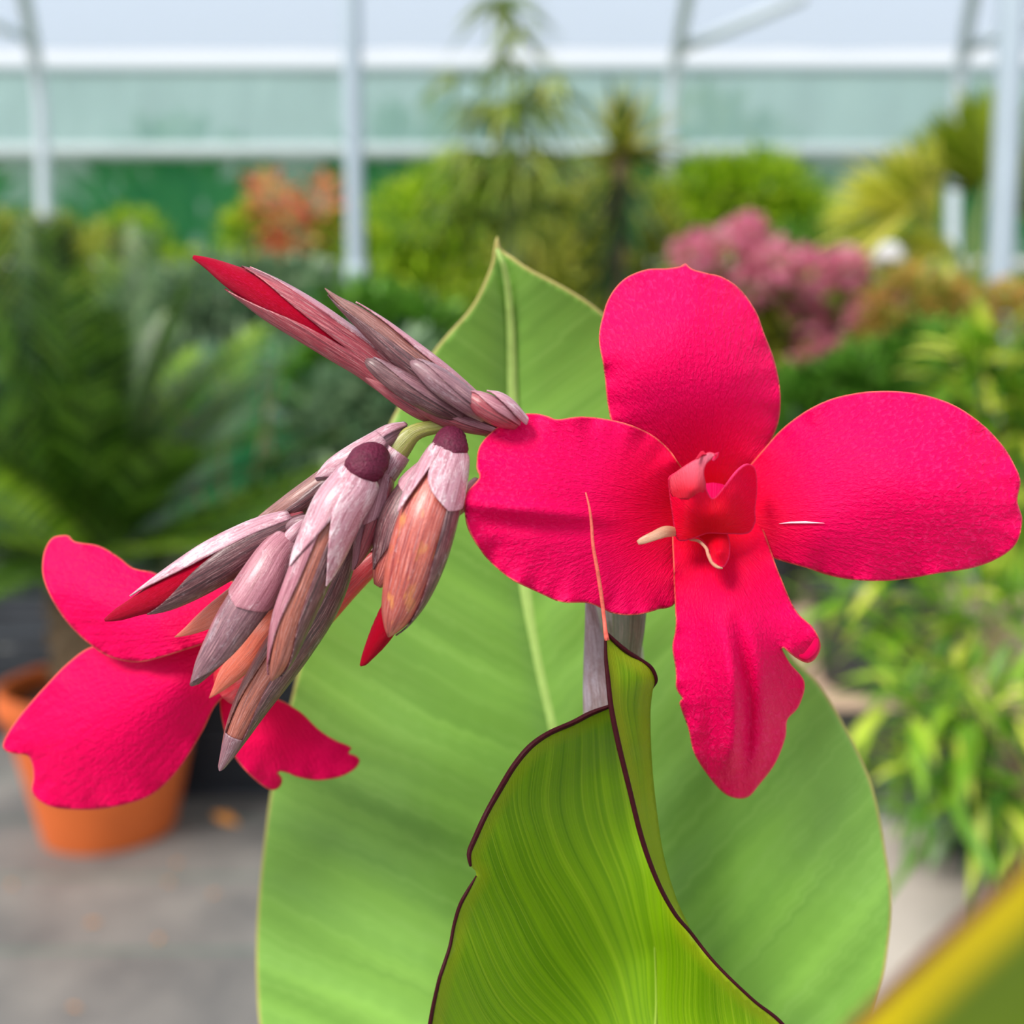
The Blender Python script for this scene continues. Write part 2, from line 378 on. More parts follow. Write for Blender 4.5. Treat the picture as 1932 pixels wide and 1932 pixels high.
# long central bud with warty ovary
p = [(686, 885, -8, 30), (662, 925, -11, 38), (637, 962, -13, 41), (605, 1035, -14, 39), (580, 1097, -14, 37), (549, 1175, -13, 33), (529, 1243, -12, 21), (518, 1272, -11, 10), (512, 1285, -11, 2)]
bud(p, B_COPP, sepals=[(B_PALE, dict(th=74, half=56, t0=.05, t1=.98, p=4, off=.0004)), (B_DARK, dict(th=-72, half=62, t0=.2, t1=.97, p=4, off=.0003)),
    (B_WHITE, dict(name='bract', th=62, half=75, t0=.05, t1=.50, p=2.0, off=.0010)), (B_WHITE, dict(name='bract', th=-48, half=68, t0=.05, t1=.52, p=1.8, off=.0012))],
    cap=[(716, 862, -6, 22), (704, 866, -9, 33), (692, 876, -11, 37), (683, 888, -12, 36), (678, 897, -12, 30)])
# little hanging bud
p = [(722, 898, -2, 14), (712, 935, -5, 20), (700, 980, -6, 22), (684, 1025, -6, 17), (672, 1058, -6, 8), (664, 1077, -6, 1)]
bud(p, B_PALE, sepals=[(B_ROSE, dict(th=-40, half=60, t0=.3, t1=.98, p=3)), (B_PALE, dict(name='bract', th=20, half=95, t0=0, t1=.52, p=3, off=.0008)), (B_ROSE, dict(name='bract', th=-75, half=40, t0=0.05, t1=.7, p=2.4, off=.001))])
# right hand fat bud with red tip
p = [(852, 842, -6, 24), (842, 872, -9, 36), (824, 925, -12, 47), (804, 985, -14, 54), (786, 1045, -14, 54), (768, 1105, -13, 46), (750, 1155, -12, 32), (738, 1188, -11, 14), (733, 1202, -11, 2)]
ob = bud(p, B_ORNG, sepals=[(B_DARK, dict(th=-80, half=48, t0=.1, t1=.98, p=4, off=.0004)), (B_WHITE, dict(name='bract', th=-32, half=62, t0=.05, t1=.34, p=5, off=.0010)), (B_WHITE, dict(name='bract', th=60, half=38, t0=.05, t1=.40, p=1.6, off=.0011))],
    cap=[(851, 822, -3, 18), (851, 831, -6, 29), (849, 845, -9, 34), (846, 858, -10, 34), (844, 866, -10, 30)])
p = [(830, 872, -4, 18), (792, 925, -7, 36), (764, 985, -8, 46), (742, 1045, -8, 38), (724, 1085, -8, 24), (712, 1105, -8, 8)]
o2 = spindle('sepal', p, B_ORNG, canna, n=26)
wrap('sepal', p, B_DARK, o2, 50, 60, .05, .9, 3); wrap('bract', p, B_WHITE, o2, 0, 110, 0, .36, 4, off=.0008)
spindle('rolled_petal', [(745, 1150, -8, 26), (728, 1180, -8, 24), (712, 1208, -8, 19), (697, 1232, -8, 13), (686, 1250, -8, 7), (680, 1256, -8, 2)], REDP, canna, n=20, lump=.03)
# long dark pointed bud behind the central one
p = [(664, 1000, 0, 14), (640, 1060, 0, 26), (600, 1140, 0, 36), (548, 1215, 0, 40), (508, 1275, 0, 36), (474, 1330, 0, 29), (446, 1385, 0, 19), (428, 1425, 0, 9), (415, 1453, 0, 1)]
bud(p, B_COPP, sepals=[(B_DARK, dict(th=-75, half=78, t0=0, t1=.97, p=4, off=.0004)), (B_BROWN, dict(th=70, half=40, t0=.2, t1=.9, p=3, off=.0004)), (B_GREYP, dict(name='dry_tip', th=0, half=170, t0=.86, t1=1, p=6, off=.0003))])

# ---- upright buds at the top
p = [(800, 765, 4, 18), (745, 722, 3, 26), (690, 678, 2, 30), (640, 645, 1, 33), (580, 606, 0, 35), (520, 570, 0, 34), (470, 540, 0, 28), (430, 518, 0, 21), (395, 498, 0, 12), (365, 485, 0, 4)]
bud(p, REDP, sepals=[(B_ROSE, dict(th=62, half=72, t0=0, t1=.82, p=3, off=.0006)), (B_ROSE, dict(th=-72, half=70, t0=0, t1=.84, p=3.5, off=.0006)), (B_PALE, dict(th=88, half=42, t0=.25, t1=.80, p=3, off=.0008))])
p = [(945, 805, 2, 14), (890, 765, -2, 22), (830, 718, -4, 27), (770, 672, -5, 27), (715, 626, -5, 22), (668, 588, -5, 14), (638, 566, -5, 7), (613, 544, -5, 1)]
bud(p, B_BROWN, sepals=[(B_DARK, dict(th=-60, half=75, t0=0, t1=.97, p=4)), (B_PALE, dict(th=80, half=45, t0=.1, t1=.85, p=3, off=.0005))])
for path, m_, nm in [
    ([(868, 790, -2, 12), (820, 762, -5, 21), (770, 733, -6, 23), (725, 704, -6, 18), (700, 686, -6, 12), (690, 680, -6, 5)], B_DARK, 'bract'),
    ([(915, 785, -6, 14), (875, 755, -9, 22), (830, 722, -10, 23), (798, 698, -10, 16), (780, 686, -10, 9), (774, 682, -10, 3)], B_GREYP, 'bract'),
    ([(850, 800, 2, 8), (800, 778, 0, 17), (750, 748, 0, 16), (710, 724, 0, 9), (684, 706, 0, 2)], B_ROSE, 'bract'),
    ([(935, 818, -1, 6), (890, 806, -2, 13), (840, 790, -2, 16), (800, 772, -2, 12), (780, 760, -2, 4)], B_ROSE, 'bract'),
    ([(972, 800, -6, 12), (945, 785, -9, 22), (915, 768, -10, 23), (892, 752, -10, 14), (878, 744, -10, 4)], B_ROSE, 'bract')]:
    o = spindle(nm, path, m_, canna, n=24)
    wrap('bloom_scale', path, B_GREYP if m_ is not B_ROSE else B_PALE, o, 60, 55, .0, .95, 3, off=.0003)
wrap('bract', [(985, 800, -6, 14), (950, 775, -9, 24), (925, 760, -10, 22), (910, 748, -10, 12)], B_WHITE, canna, 70, 60, 0, 1, 2.4)

# ---- the open flower facing us
T_ = (1335, 965)
tube_path = [(985, 842, 16, 14), (1080, 880, 30, 18), (1180, 930, 40, 24), (1270, 965, 36, 40), (1330, 975, 22, 54), (1345, 970, 12, 60)]
flower = spindle('flower', tube_path, PINK, canna, n=30)
flower['label'] = 'open hot pink flower facing the viewer'
def rib(v, rad, ang, ed): return .0
top = [(1345, 990), (1262, 960), (1190, 880), (1152, 790), (1140, 700), (1130, 640), (1139, 590), (1155, 552), (1182, 524), (1220, 509), (1258, 507), (1284, 503), (1293, 497), (1306, 508), (1330, 515), (1362, 523), (1396, 546), (1426, 588), (1441, 628), (1461, 682), (1472, 740), (1469, 792), (1452, 838), (1425, 900), (1390, 960)]
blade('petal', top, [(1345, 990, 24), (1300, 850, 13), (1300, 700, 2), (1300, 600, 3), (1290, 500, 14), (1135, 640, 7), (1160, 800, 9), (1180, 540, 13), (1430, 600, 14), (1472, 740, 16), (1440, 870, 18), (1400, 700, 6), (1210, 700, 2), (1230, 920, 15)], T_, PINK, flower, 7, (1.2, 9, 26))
right = [(1360, 985), (1400, 900), (1432, 858), (1480, 806), (1540, 765), (1600, 745), (1670, 738), (1740, 745), (1802, 766), (1852, 800), (1892, 842), (1914, 878), (1925, 908), (1919, 945), (1928, 980), (1919, 1022), (1888, 1050), (1838, 1070), (1780, 1080), (1700, 1093), (1640, 1096), (1580, 1089), (1520, 1071), (1465, 1055), (1400, 1030)]
right_depth = [(1370, 985, 16), (1450, 950, 9), (1440, 870, 14), (1540, 768, 10), (1680, 740, 9), (1680, 900, -4), (1560, 930, 2), (1800, 920, -6), (1925, 950, -1), (1900, 860, 2), (1890, 1050, 3), (1660, 1093, 8), (1680, 1000, 0), (1520, 1065, 10), (1440, 1040, 12), (1550, 1000, 3)]
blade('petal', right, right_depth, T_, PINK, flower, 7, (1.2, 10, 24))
lo_ = [(1352, 930), (1275, 965), (1268, 1000), (1272, 1100), (1275, 1180), (1269, 1220), (1275, 1262), (1276, 1298), (1288, 1318), (1282, 1326), (1298, 1372), (1309, 1420), (1334, 1460), (1360, 1491), (1385, 1505), (1411, 1503), (1432, 1480), (1462, 1440), (1481, 1392), (1485, 1358), (1505, 1335), (1518, 1300), (1514, 1278), (1490, 1250), (1475, 1221), (1500, 1240), (1524, 1250), (1541, 1238), (1548, 1214), (1534, 1184), (1500, 1150), (1470, 1082), (1440, 1000), (1415, 945)]
def lowfold(v, rad, ang, ed):
    x = v[:, 0]; y = v[:, 1]; k = np.clip((y-1150)/120, 0, 1)*np.clip((1470-y)/60, 0, 1)
    c = 1375 + 18*np.sin((y-1200)/90)
    r_ = -4.0*np.exp(-((x-c+8)/15)**2) + 3.2*np.exp(-((x-c-20)/12)**2) - 2.0*np.exp(-((x-c-46)/16)**2) + 1.8*np.exp(-((x-c+52)/16)**2)
    return k*r_ + .5*np.sin((x-.25*y)/13)*k*.5
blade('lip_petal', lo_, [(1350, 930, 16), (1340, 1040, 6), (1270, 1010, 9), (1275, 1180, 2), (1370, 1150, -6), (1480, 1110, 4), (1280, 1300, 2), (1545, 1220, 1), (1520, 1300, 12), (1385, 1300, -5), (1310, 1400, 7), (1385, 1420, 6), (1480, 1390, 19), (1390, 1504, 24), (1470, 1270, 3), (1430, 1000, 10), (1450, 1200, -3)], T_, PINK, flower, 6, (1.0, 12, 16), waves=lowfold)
spindle('curled_lobe', [(1508, 1238, -2.5, 3), (1522, 1238, -3.5, 8), (1535, 1224, -3.8, 9), (1541, 1205, -3, 4)], PINKC, flower, n=14)
left = [(1330, 985), (1300, 905), (1285, 880), (1260, 846), (1222, 816), (1170, 796), (1100, 786), (1052, 791), (1030, 784), (1000, 780), (975, 785), (940, 805), (906, 840), (899, 880), (904, 902), (880, 930), (876, 960), (885, 1002), (916, 1050), (960, 1090), (1010, 1115), (1060, 1136), (1110, 1138), (1160, 1158), (1202, 1160), (1240, 1150), (1274, 1136), (1290, 1060)]
def lfold(v, rad, ang, ed):
    x = v[:, 0]; y = v[:, 1]; w = np.clip((1190-x)/150, 0, 1)
    yl = 962+.10*(x-1000)
    return w*(-1.8*np.exp(-((y-yl)/14)**2)+1.5*np.exp(-((y-yl-30)/18)**2)) + np.clip((1100-x)/200, 0, 1)*1.0*np.sin((y-.5*x)/38)
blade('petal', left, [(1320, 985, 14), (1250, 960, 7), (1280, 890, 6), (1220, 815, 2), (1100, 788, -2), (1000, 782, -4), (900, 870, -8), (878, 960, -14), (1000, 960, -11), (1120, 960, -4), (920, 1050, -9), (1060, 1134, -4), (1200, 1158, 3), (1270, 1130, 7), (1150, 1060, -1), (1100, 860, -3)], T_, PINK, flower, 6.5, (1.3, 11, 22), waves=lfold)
# centre: staminode with two lobes, style, curled petaloid
stm = [(1262, 915), (1263, 900), (1278, 889), (1300, 874), (1325, 860), (1338, 854), (1349, 858), (1340, 868), (1332, 876), (1328, 892), (1330, 915), (1336, 932), (1343, 940), (1352, 935), (1368, 915), (1388, 890), (1404, 877), (1416, 876), (1425, 886), (1428, 920), (1424, 962), (1424, 985), (1410, 1006), (1370, 1007), (1335, 1006), (1312, 1014), (1290, 1020), (1277, 1015), (1271, 985), (1266, 950)]
blade('staminode', stm, [(1262, 905, 0), (1300, 880, -9), (1345, 858, -12), (1330, 915, -9), (1343, 940, -7), (1290, 960, -8), (1275, 1012, -2), (1340, 1006, -4), (1345, 970, -8), (1410, 1004, 2), (1425, 900, 4), (1410, 878, -4), (1385, 930, -6), (1424, 970, 4), (1310, 925, -12), (1266, 960, 0)], (1345, 1010), STAM, flower, 4, (0, 0, 0), .0004)
PALEP = petal_mat('pale pink lobe', (.84, .22, .32), (.84, .0, .02), (10, 19), rim=(236, 50, 90), cell=2)
blade('stamen_lobe', [(1265, 925), (1264, 902), (1278, 889), (1300, 874), (1325, 860), (1338, 853), (1350, 858), (1341, 868), (1332, 877), (1328, 894), (1331, 917), (1320, 935), (1295, 942), (1272, 938)], [(1265, 925, -2), (1264, 902, -1.5), (1300, 880, -10), (1345, 858, -13), (1330, 915, -10.2), (1310, 925, -13), (1295, 942, -10), (1272, 938, -3), (1320, 935, -10)], (1305, 1000), PALEP, flower, 3.5, thick=.0003)
blade('curled_shred', [(1312, 866), (1322, 852), (1327, 851), (1333, 858), (1325, 858), (1318, 866)], [(1312, 866, -13), (1327, 851, -12), (1333, 862, -13), (1310, 850, -12.5)], (1310, 870), PALEP, flower, 2.5, sharp=True)
blade('curled_shred', [(1343, 868), (1350, 855), (1356, 853), (1354, 863), (1347, 870)], [(1343, 868, -14), (1356, 853, -12), (1356, 868, -13), (1343, 853, -13)], (1340, 870), STAM, flower, 2.5, sharp=True)
CREAM = bud_mat('cream anther', (176, 118, 92), (226, 176, 140), .05, (240, 205, 170), 14)
spindle('anther', [(1278, 1004, -1, 8), (1256, 1003, -5, 11), (1232, 1012, -7, 9), (1212, 1020, -7, 7), (1203, 1024, -7, 4)], CREAM, flower, n=20, flat=.5)
blade('petaloid', [(1296, 1006), (1312, 1012), (1325, 1020), (1338, 1036), (1342, 1052), (1352, 1066), (1364, 1070), (1373, 1056), (1376, 1040), (1374, 1015), (1362, 1000), (1325, 998)], [(1296, 1006, 2), (1340, 1040, -3), (1364, 1070, -8), (1376, 1035, -1), (1355, 1040, -9), (1350, 1000, 0)], (1340, 985), STAM, flower, 3, thick=.0005)
spindle('petaloid_rim', [(1302, 1018, 0, 2.5), (1318, 1021, -2, 3), (1332, 1034, -4, 3.2), (1336, 1046, -5, 3.5), (1344, 1062, -7, 3.8), (1354, 1070, -9, 3), (1363, 1072, -9, 1.5)], CREAM, flower, n=24, seg=8)
WHITE = plain('white tear', (250, 200, 222), .6)
blade('torn_streak', [(1469, 988), (1490, 984.5), (1520, 983.5), (1556, 987), (1530, 987.5), (1495, 987.5)], [(x, y, float(tps(right_depth)([(x, y)])[0])-.55) for x in (1465, 1490, 1515, 1540, 1560) for y in (975, 987, 1000)], (1400, 985), WHITE, flower, 3, sharp=True, thick=.0002)

# ---- second flower drooping at the left
fl2 = spindle('flower', [(905, 915, 20, 14), (870, 945, 17, 17), (800, 992, 16, 17), (720, 1045, 16, 22), (660, 1098, 16, 27), (610, 1150, 17, 30), (550, 1205, 20, 36), (490, 1255, 24, 46), (440, 1290, 28, 46)], bud_mat('red floral tube', (190, 14, 40), (225, 40, 56), .0), canna, n=44)
fl2['label'] = 'drooping pink flower seen from behind at the end of its red tube'
wrap('bract', [(905, 915, 20, 14), (870, 945, 17, 17), (800, 992, 16, 17), (720, 1045, 16, 22)], B_ROSE, fl2, 0, 178, 0, .55, 6, off=.0004)
wrap('bract', [(800, 992, 16, 17), (740, 1030, 16, 20), (700, 1060, 16, 24), (660, 1098, 16, 27)], B_PALE, fl2, 60, 70, 0, .7, 2.5, off=.0005)
T2 = (520, 1180)
pa = [(520, 1130), (470, 1105), (400, 1090), (340, 1086), (310, 1087), (285, 1079), (252, 1072), (222, 1050), (186, 1030), (142, 1022), (132, 1012), (120, 1010), (98, 1016), (83, 1044), (81, 1085), (97, 1128), (128, 1175), (168, 1214), (210, 1240), (262, 1249), (312, 1238), (362, 1222), (420, 1205), (500, 1200)]
blade('petal', pa, [(520, 1150, 22), (400, 1110, 26), (300, 1082, 32), (120, 1012, 40), (84, 1070, 36), (170, 1130, 27), (170, 1213, 30), (300, 1160, 20), (262, 1246, 24), (400, 1200, 20), (480, 1200, 22)], T2, PINK2, fl2, 8, (.8, 8, 22))
pb = [(500, 1175), (430, 1180), (360, 1205), (290, 1212), (230, 1212), (172, 1221), (130, 1250), (90, 1290), (50, 1335), (20, 1375), (6, 1402), (10, 1416), (30, 1423), (52, 1425), (61, 1443), (63, 1468), (60, 1492), (75, 1512), (110, 1525), (180, 1527), (240, 1517), (292, 1496), (342, 1446), (382, 1380), (406, 1332), (440, 1300), (490, 1260)]
blade('petal', pb, [(490, 1200, 26), (470, 1270, 28), (360, 1215, 30), (200, 1218, 38), (60, 1330, 42), (10, 1405, 44), (62, 1450, 44), (75, 1510, 46), (240, 1515, 42), (370, 1400, 38), (415, 1320, 32), (250, 1350, 30), (330, 1290, 26), (130, 1400, 36)], T2, PINK2, fl2, 8, (1.0, 9, 24))
pc = [(450, 1250), (418, 1300), (416, 1340), (424, 1380), (438, 1418), (460, 1450), (490, 1478), (511, 1490), (526, 1486), (533, 1471), (524, 1456), (542, 1458), (562, 1466), (600, 1472), (640, 1466), (668, 1452), (679, 1436), (672, 1426), (657, 1420), (663, 1410), (630, 1395), (600, 1375), (570, 1346), (540, 1326), (515, 1312), (490, 1270)]
blade('petal', pc, [(450, 1255, 34), (420, 1340, 40), (500, 1400, 37), (510, 1488, 46), (600, 1470, 46), (678, 1436, 50), (600, 1376, 46), (520, 1315, 40), (560, 1410, 42)], (470, 1250), PINK2, fl2, 7, (.8, 7, 18))
for path in ([(520, 1105, 8, 12), (470, 1118, 6, 26), (425, 1148, 5, 26), (385, 1172, 6, 18), (355, 1190, 8, 9), (330, 1202, 9, 1)],
             [(545, 1140, 8, 14), (500, 1190, 5, 28), (465, 1235, 5, 27), (430, 1275, 7, 19), (410, 1300, 9, 9), (395, 1317, 10, 1)]):
    spindle('sepal', path, B_SALM, fl2, n=24, flat=.5)

# ---- leaves
def midfn(mid):
    mp = cr(mid, 200)
    L = np.r_[0, np.cumsum(np.linalg.norm(np.diff(mp, axis=0), axis=1))]
    def f(v):
        d2 = ((v[:, None]-mp[None])**2).sum(-1); i = d2.argmin(1); return np.sqrt(d2[np.arange(len(v)), i]), L[i]
    return f
BIGLEAF = leaf_mat('broad leaf', (112, 160, 64), (142, 192, 82), (156, 202, 100), .07, .42, .25, .45, rims=((1, 7, (190, 176, 104)),), bs=.25, fine=.6)
big = [(938, 446), (946, 470), (968, 486), (1000, 508), (1070, 545), (1136, 590), (1230, 680), (1320, 800), (1400, 960), (1460, 1130), (1490, 1232), (1545, 1290), (1600, 1380), (1645, 1480), (1670, 1600), (1682, 1700), (1674, 1800), (1655, 1890), (1600, 2050), (1480, 2220), (1330, 2380), (1180, 2420), (980, 2380), (760, 2300), (580, 2140), (500, 1980), (484, 1850), (486, 1720), (497, 1600), (515, 1470), (545, 1340), (572, 1230), (620, 1090), (680, 930), (745, 780), (820, 660), (890, 578), (925, 505), (932, 470)]
midl = [(938, 448), (955, 520), (964, 620), (968, 770), (978, 950), (990, 1100), (1015, 1250), (1045, 1380), (1090, 1600), (1140, 1900), (1185, 2410)]
mf = midfn(midl)
def bigwave(v, rad, ang, ed):
    m, s = mf(v); w = np.exp(-((m-60)/260)**2)
    return .45*np.sin((s+.75*m)/26.0)*np.clip(m/80, 0, 1)*np.clip((s-150)/500, 0, 1) + 5*np.exp(-m/25)
bleaf = blade('leaf', big, [(938, 448, 66), (968, 770, 92), (1000, 1150, 96), (1045, 1380, 98), (1090, 1650, 96), (1150, 2000, 84), (1185, 2410, 40), (820, 660, 80), (700, 900, 84), (600, 1150, 88), (520, 1450, 96), (486, 1750, 100), (520, 2000, 96), (760, 1500, 92), (800, 1850, 90), (1136, 590, 78), (1320, 800, 84), (1480, 1232, 78), (1600, 1380, 66), (1670, 1600, 58), (1676, 1790, 58), (1560, 2050, 60), (1400, 1500, 78), (1350, 1800, 80), (1500, 1700, 66), (1250, 1100, 90), (850, 2330, 70)], (1185, 2410), BIGLEAF, canna, 11, (2.0, 6, 60), .0005, waves=bigwave,
    fields={'vein': lambda v: (lambda ms: ms[1]+.75*ms[0])(mf(v)), 'mid': lambda v: mf(v)[0]})
bleaf['label'] = 'broad green leaf rising behind the flowers'
RIBM = plain('pale midrib', (164, 196, 104), .5, noise=.08, nscale=200)
mr = [(938, 470, 66, 3), (955, 520, 72, 6), (964, 620, 83, 8), (968, 770, 94.5, 10), (978, 950, 98, 11), (990, 1100, 99, 12), (1015, 1250, 101, 14), (1045, 1380, 102, 15), (1090, 1600, 101, 17), (1140, 1900, 93, 20), (1185, 2400, 46, 26)]
spindle('midrib', mr, RIBM, bleaf, n=60, seg=12, flat=.35)

ROLL = leaf_mat('rolled leaf', (84, 132, 4), (142, 184, 14), (176, 204, 44), 52.0, .36, .40, .35, rims=((5, 12, (198, 150, 110)), (12, 30, (150, 170, 20))), bs=.5, tcol=s2l((150, 190, 20)), fine=1.0)
MARG = plain('dark maroon margin', (50, 4, 14), .6, .15, noise=.2, nscale=300)
main = [(1152, 1334), (1115, 1348), (1080, 1366), (1035, 1386), (1000, 1411), (970, 1447), (945, 1488), (918, 1536), (896, 1584), (884, 1612), (888, 1632), (900, 1650), (884, 1678), (868, 1708), (858, 1744), (850, 1785), (838, 1820), (828, 1855), (812, 1935), (800, 2050), (880, 2200), (1050, 2330), (1190, 2400), (1320, 2330), (1480, 2150), (1540, 2020), (1475, 1932), (1420, 1886), (1350, 1818), (1300, 1757), (1276, 1700), (1252, 1620), (1237, 1530), (1228, 1440), (1224, 1380), (1190, 1340)]
vein = [(1152, 1340, 0), (1172, 1500, 0), (1210, 1650, 0), (1236, 1800, 0), (1242, 1932, 0), (1000, 1412, 1), (990, 1520, 1), (1030, 1640, 1), (1110, 1780, 1), (1200, 1932, .6), (905, 1570, 2), (960, 1720, 2), (1060, 1880, 2), (1120, 1960, 2), (850, 1780, 3), (915, 1932, 3), (820, 1932, 3.6), (1300, 1760, -.7), (1330, 1932, -.9), (1420, 1890, -1.5), (1260, 1932, -.25)]
dp = [(1152, 1334, 8), (1000, 1411, 2), (884, 1612, -6), (900, 1650, -4), (850, 1785, -8), (812, 1935, -10), (1080, 1450, 14), (1020, 1600, 14), (1000, 1800, 12), (1100, 1700, 24), (1160, 1500, 20), (1200, 1600, 24), (1240, 1800, 26), (1240, 1932, 24), (1228, 1440, 22), (1300, 1757, 6), (1280, 1700, 14), (1350, 1818, 0), (1420, 1886, -4), (1475, 1932, -6), (1340, 1932, 10), (1190, 2400, 10), (900, 2200, 0), (1480, 2150, -4)]
mainw = lambda v, rad, ang, ed: 1.6*np.exp(-ed/60)*np.sin(v[:, 1]/34.0+.6)
rleaf = blade('leaf', main, dp, (1240, 2000), ROLL, canna, 8, (0, 0, 0), .0004, waves=mainw, fields={'vein': vein, 'mid': lambda v: v[:, 1]/10})
rleaf['label'] = 'half rolled bright green leaf with dark maroon edge in front'
strip = [(1142, 1196), (1148, 1200), (1160, 1212), (1180, 1229), (1205, 1246), (1226, 1262), (1236, 1284), (1231, 1300), (1226, 1350), (1229, 1440), (1238, 1530), (1252, 1618), (1276, 1698), (1302, 1757), (1272, 1722), (1240, 1662), (1211, 1582), (1186, 1482), (1166, 1400), (1153, 1334), (1146, 1270), (1141, 1220)]
svein = [(1141, 1196, 0), (1155, 1334, -.1), (1187, 1482, -.1), (1240, 1660, 0), (1236, 1284, 1), (1229, 1440, 1), (1252, 1618, 1), (1300, 1755, .6), (1190, 1330, .5), (1210, 1482, .5), (1248, 1650, .4)]
sleaf = blade('turned_edge', strip, [(1142, 1196, -4), (1146, 1270, -5), (1153, 1334, -6), (1186, 1482, -6), (1240, 1662, -5), (1302, 1757, 0), (1236, 1284, 4), (1226, 1350, 10), (1229, 1440, 12), (1252, 1618, 10), (1276, 1698, 6), (1190, 1290, -1), (1195, 1400, 0), (1220, 1530, 1)], (1290, 1740), ROLL, rleaf, 5, thick=.0004, fields={'vein': svein, 'mid': lambda v: v[:, 1]/10})
dpf = tps(dp)
def margin(pts, r, parent=rleaf, m=MARG, follow=False):
    if follow:
        q = cr(pts, 40); v = q[:, :2]; q[:, 2] = dpf(v)+mainw(v, 0, 0, np.zeros(len(v)))-.4; pts = [tuple(a) for a in q]
    spindle('margin', [(x, y, z, r*k) for (x, y, z, k) in pts], m, parent, n=60, seg=8)
margin([(1152, 1332, 7, .7), (1115, 1346, 5, 1), (1080, 1364, 4, 1), (1035, 1384, 2.5, 1), (1000, 1409, 1.5, 1.1), (970, 1445, -.5, 1.1), (945, 1486, -2, 1.1), (918, 1534, -4, 1), (896, 1582, -5.5, 1), (885, 1610, -6.5, .9), (888, 1634, -6, .5)], 5.2, follow=True)
margin([(899, 1652, -4.2, .3), (883, 1680, -5, .8), (868, 1708, -6, .9), (857, 1744, -7, .8), (849, 1785, -8, .8), (838, 1820, -8.5, .9), (827, 1855, -9, .9), (811, 1935, -10, 1), (798, 2050, -9, 1)], 4.2, follow=True)
margin([(1142, 1192, -4.6, .5), (1143, 1240, -5.2, .7), (1147, 1280, -6.2, .9), (1153, 1334, -7.4, 1), (1166, 1400, -7.8, 1.05), (1186, 1482, -7.4, 1.0), (1211, 1582, -7, 1), (1240, 1662, -6, .9), (1272, 1722, -3.4, .8), (1302, 1758, -.8, .7)], 5.0)
margin([(1298, 1753, 0, .7), (1350, 1818, -1.5, .6), (1420, 1886, -4.6, .6), (1477, 1933, -6.5, .7), (1542, 2022, -7, .7)], 5.0, follow=True)
margin([(1142, 1192, -4.4, .6), (1160, 1210, -3, .9), (1180, 1227, -1.5, 1), (1205, 1244, 1, 1), (1228, 1260, 2.5, .9), (1238, 1282, 3.6, .7), (1232, 1298, 5, .3)], 4.8)
DRY = plain('dry tan tip', (208, 92, 78), .6, noise=.25, nscale=400)
spindle('dry_tip', [(1145, 1208, -5, 5), (1142, 1188, -5, 4), (1139, 1160, -4.5, 3.6), (1134, 1120, -5.5, 3.8), (1127, 1075, -7, 3.6), (1119, 1030, -8, 3.2), (1116, 990, -8.5, 2.8), (1112, 958, -9, 2.2), (1105, 929, -8.5, 1.2)], DRY, rleaf, n=44, seg=8, flat=.5)
spindle('midrib', [(1232, 1730, 26, .5), (1237, 1850, 25.5, 1.6), (1236, 1940, 23.5, 3), (1220, 2150, 16, 9), (1190, 2400, 10, 14)], plain('rolled midrib', (132, 160, 44), .45), rleaf, n=30, seg=8, flat=.4)

NEARL = leaf_mat('near leaf', (88, 116, 12), (108, 136, 20), (108, 136, 20), .01, .45, .3, .2, rims=((55, 120, (226, 206, 8)), (10, 24, (120, 70, 50))), bs=.1)
near = [(2300, 1310), (2120, 1450), (2000, 1560), (1932, 1625), (1850, 1702), (1750, 1792), (1650, 1886), (1590, 1946), (1520, 2040), (1500, 2200), (1700, 2400), (2100, 2500), (2500, 2200), (2600, 1700), (2500, 1400)]
nleaf = blade('leaf', near, [(1590, 1946, -132), (1932, 1625, -138), (1750, 1792, -136), (2300, 1310, -140), (1932, 1932, -128), (2300, 2000, -125), (1700, 2400, -128), (2500, 1500, -132), (2100, 2500, -122)], (2100, 2500), NEARL, canna, 20, thick=.0005, fields={'vein': lambda v: v[:, 0]+v[:, 1], 'mid': lambda v: v[:, 0]*.1})
nleaf['label'] = 'blurred yellow edged leaf in the near lower right corner'
q0 = P(2100, 2500, -122)
tube('petiole', [q0, q0+np.array([.0, .03, -.06]), np.array([gx_+.03, gy_-.03, .72]), np.array([gx_, gy_, .6])], [.002, .004, .005, .006], STEMG, canna)

# ------------------------------------------------------------------ THE GREENHOUSE
WALL_Y = 7.0
def box(name, c, s, mat, parent=None, bev=0):
    c = np.asarray(c, float); h = np.asarray(s, float)/2
    V = [c+h*np.array([i, j, k]) for i in (-1, 1) for j in (-1, 1) for k in (-1, 1)]
    F = [(0, 1, 3, 2), (4, 6, 7, 5), (0, 4, 5, 1), (2, 3, 7, 6), (0, 2, 6, 4), (1, 5, 7, 3)]
    o = mesh_obj(name, V, F, mat, parent, smooth=False)
    if bev: b = o.modifiers.new('bevel', 'BEVEL'); b.width = bev; b.segments = 2
    return o
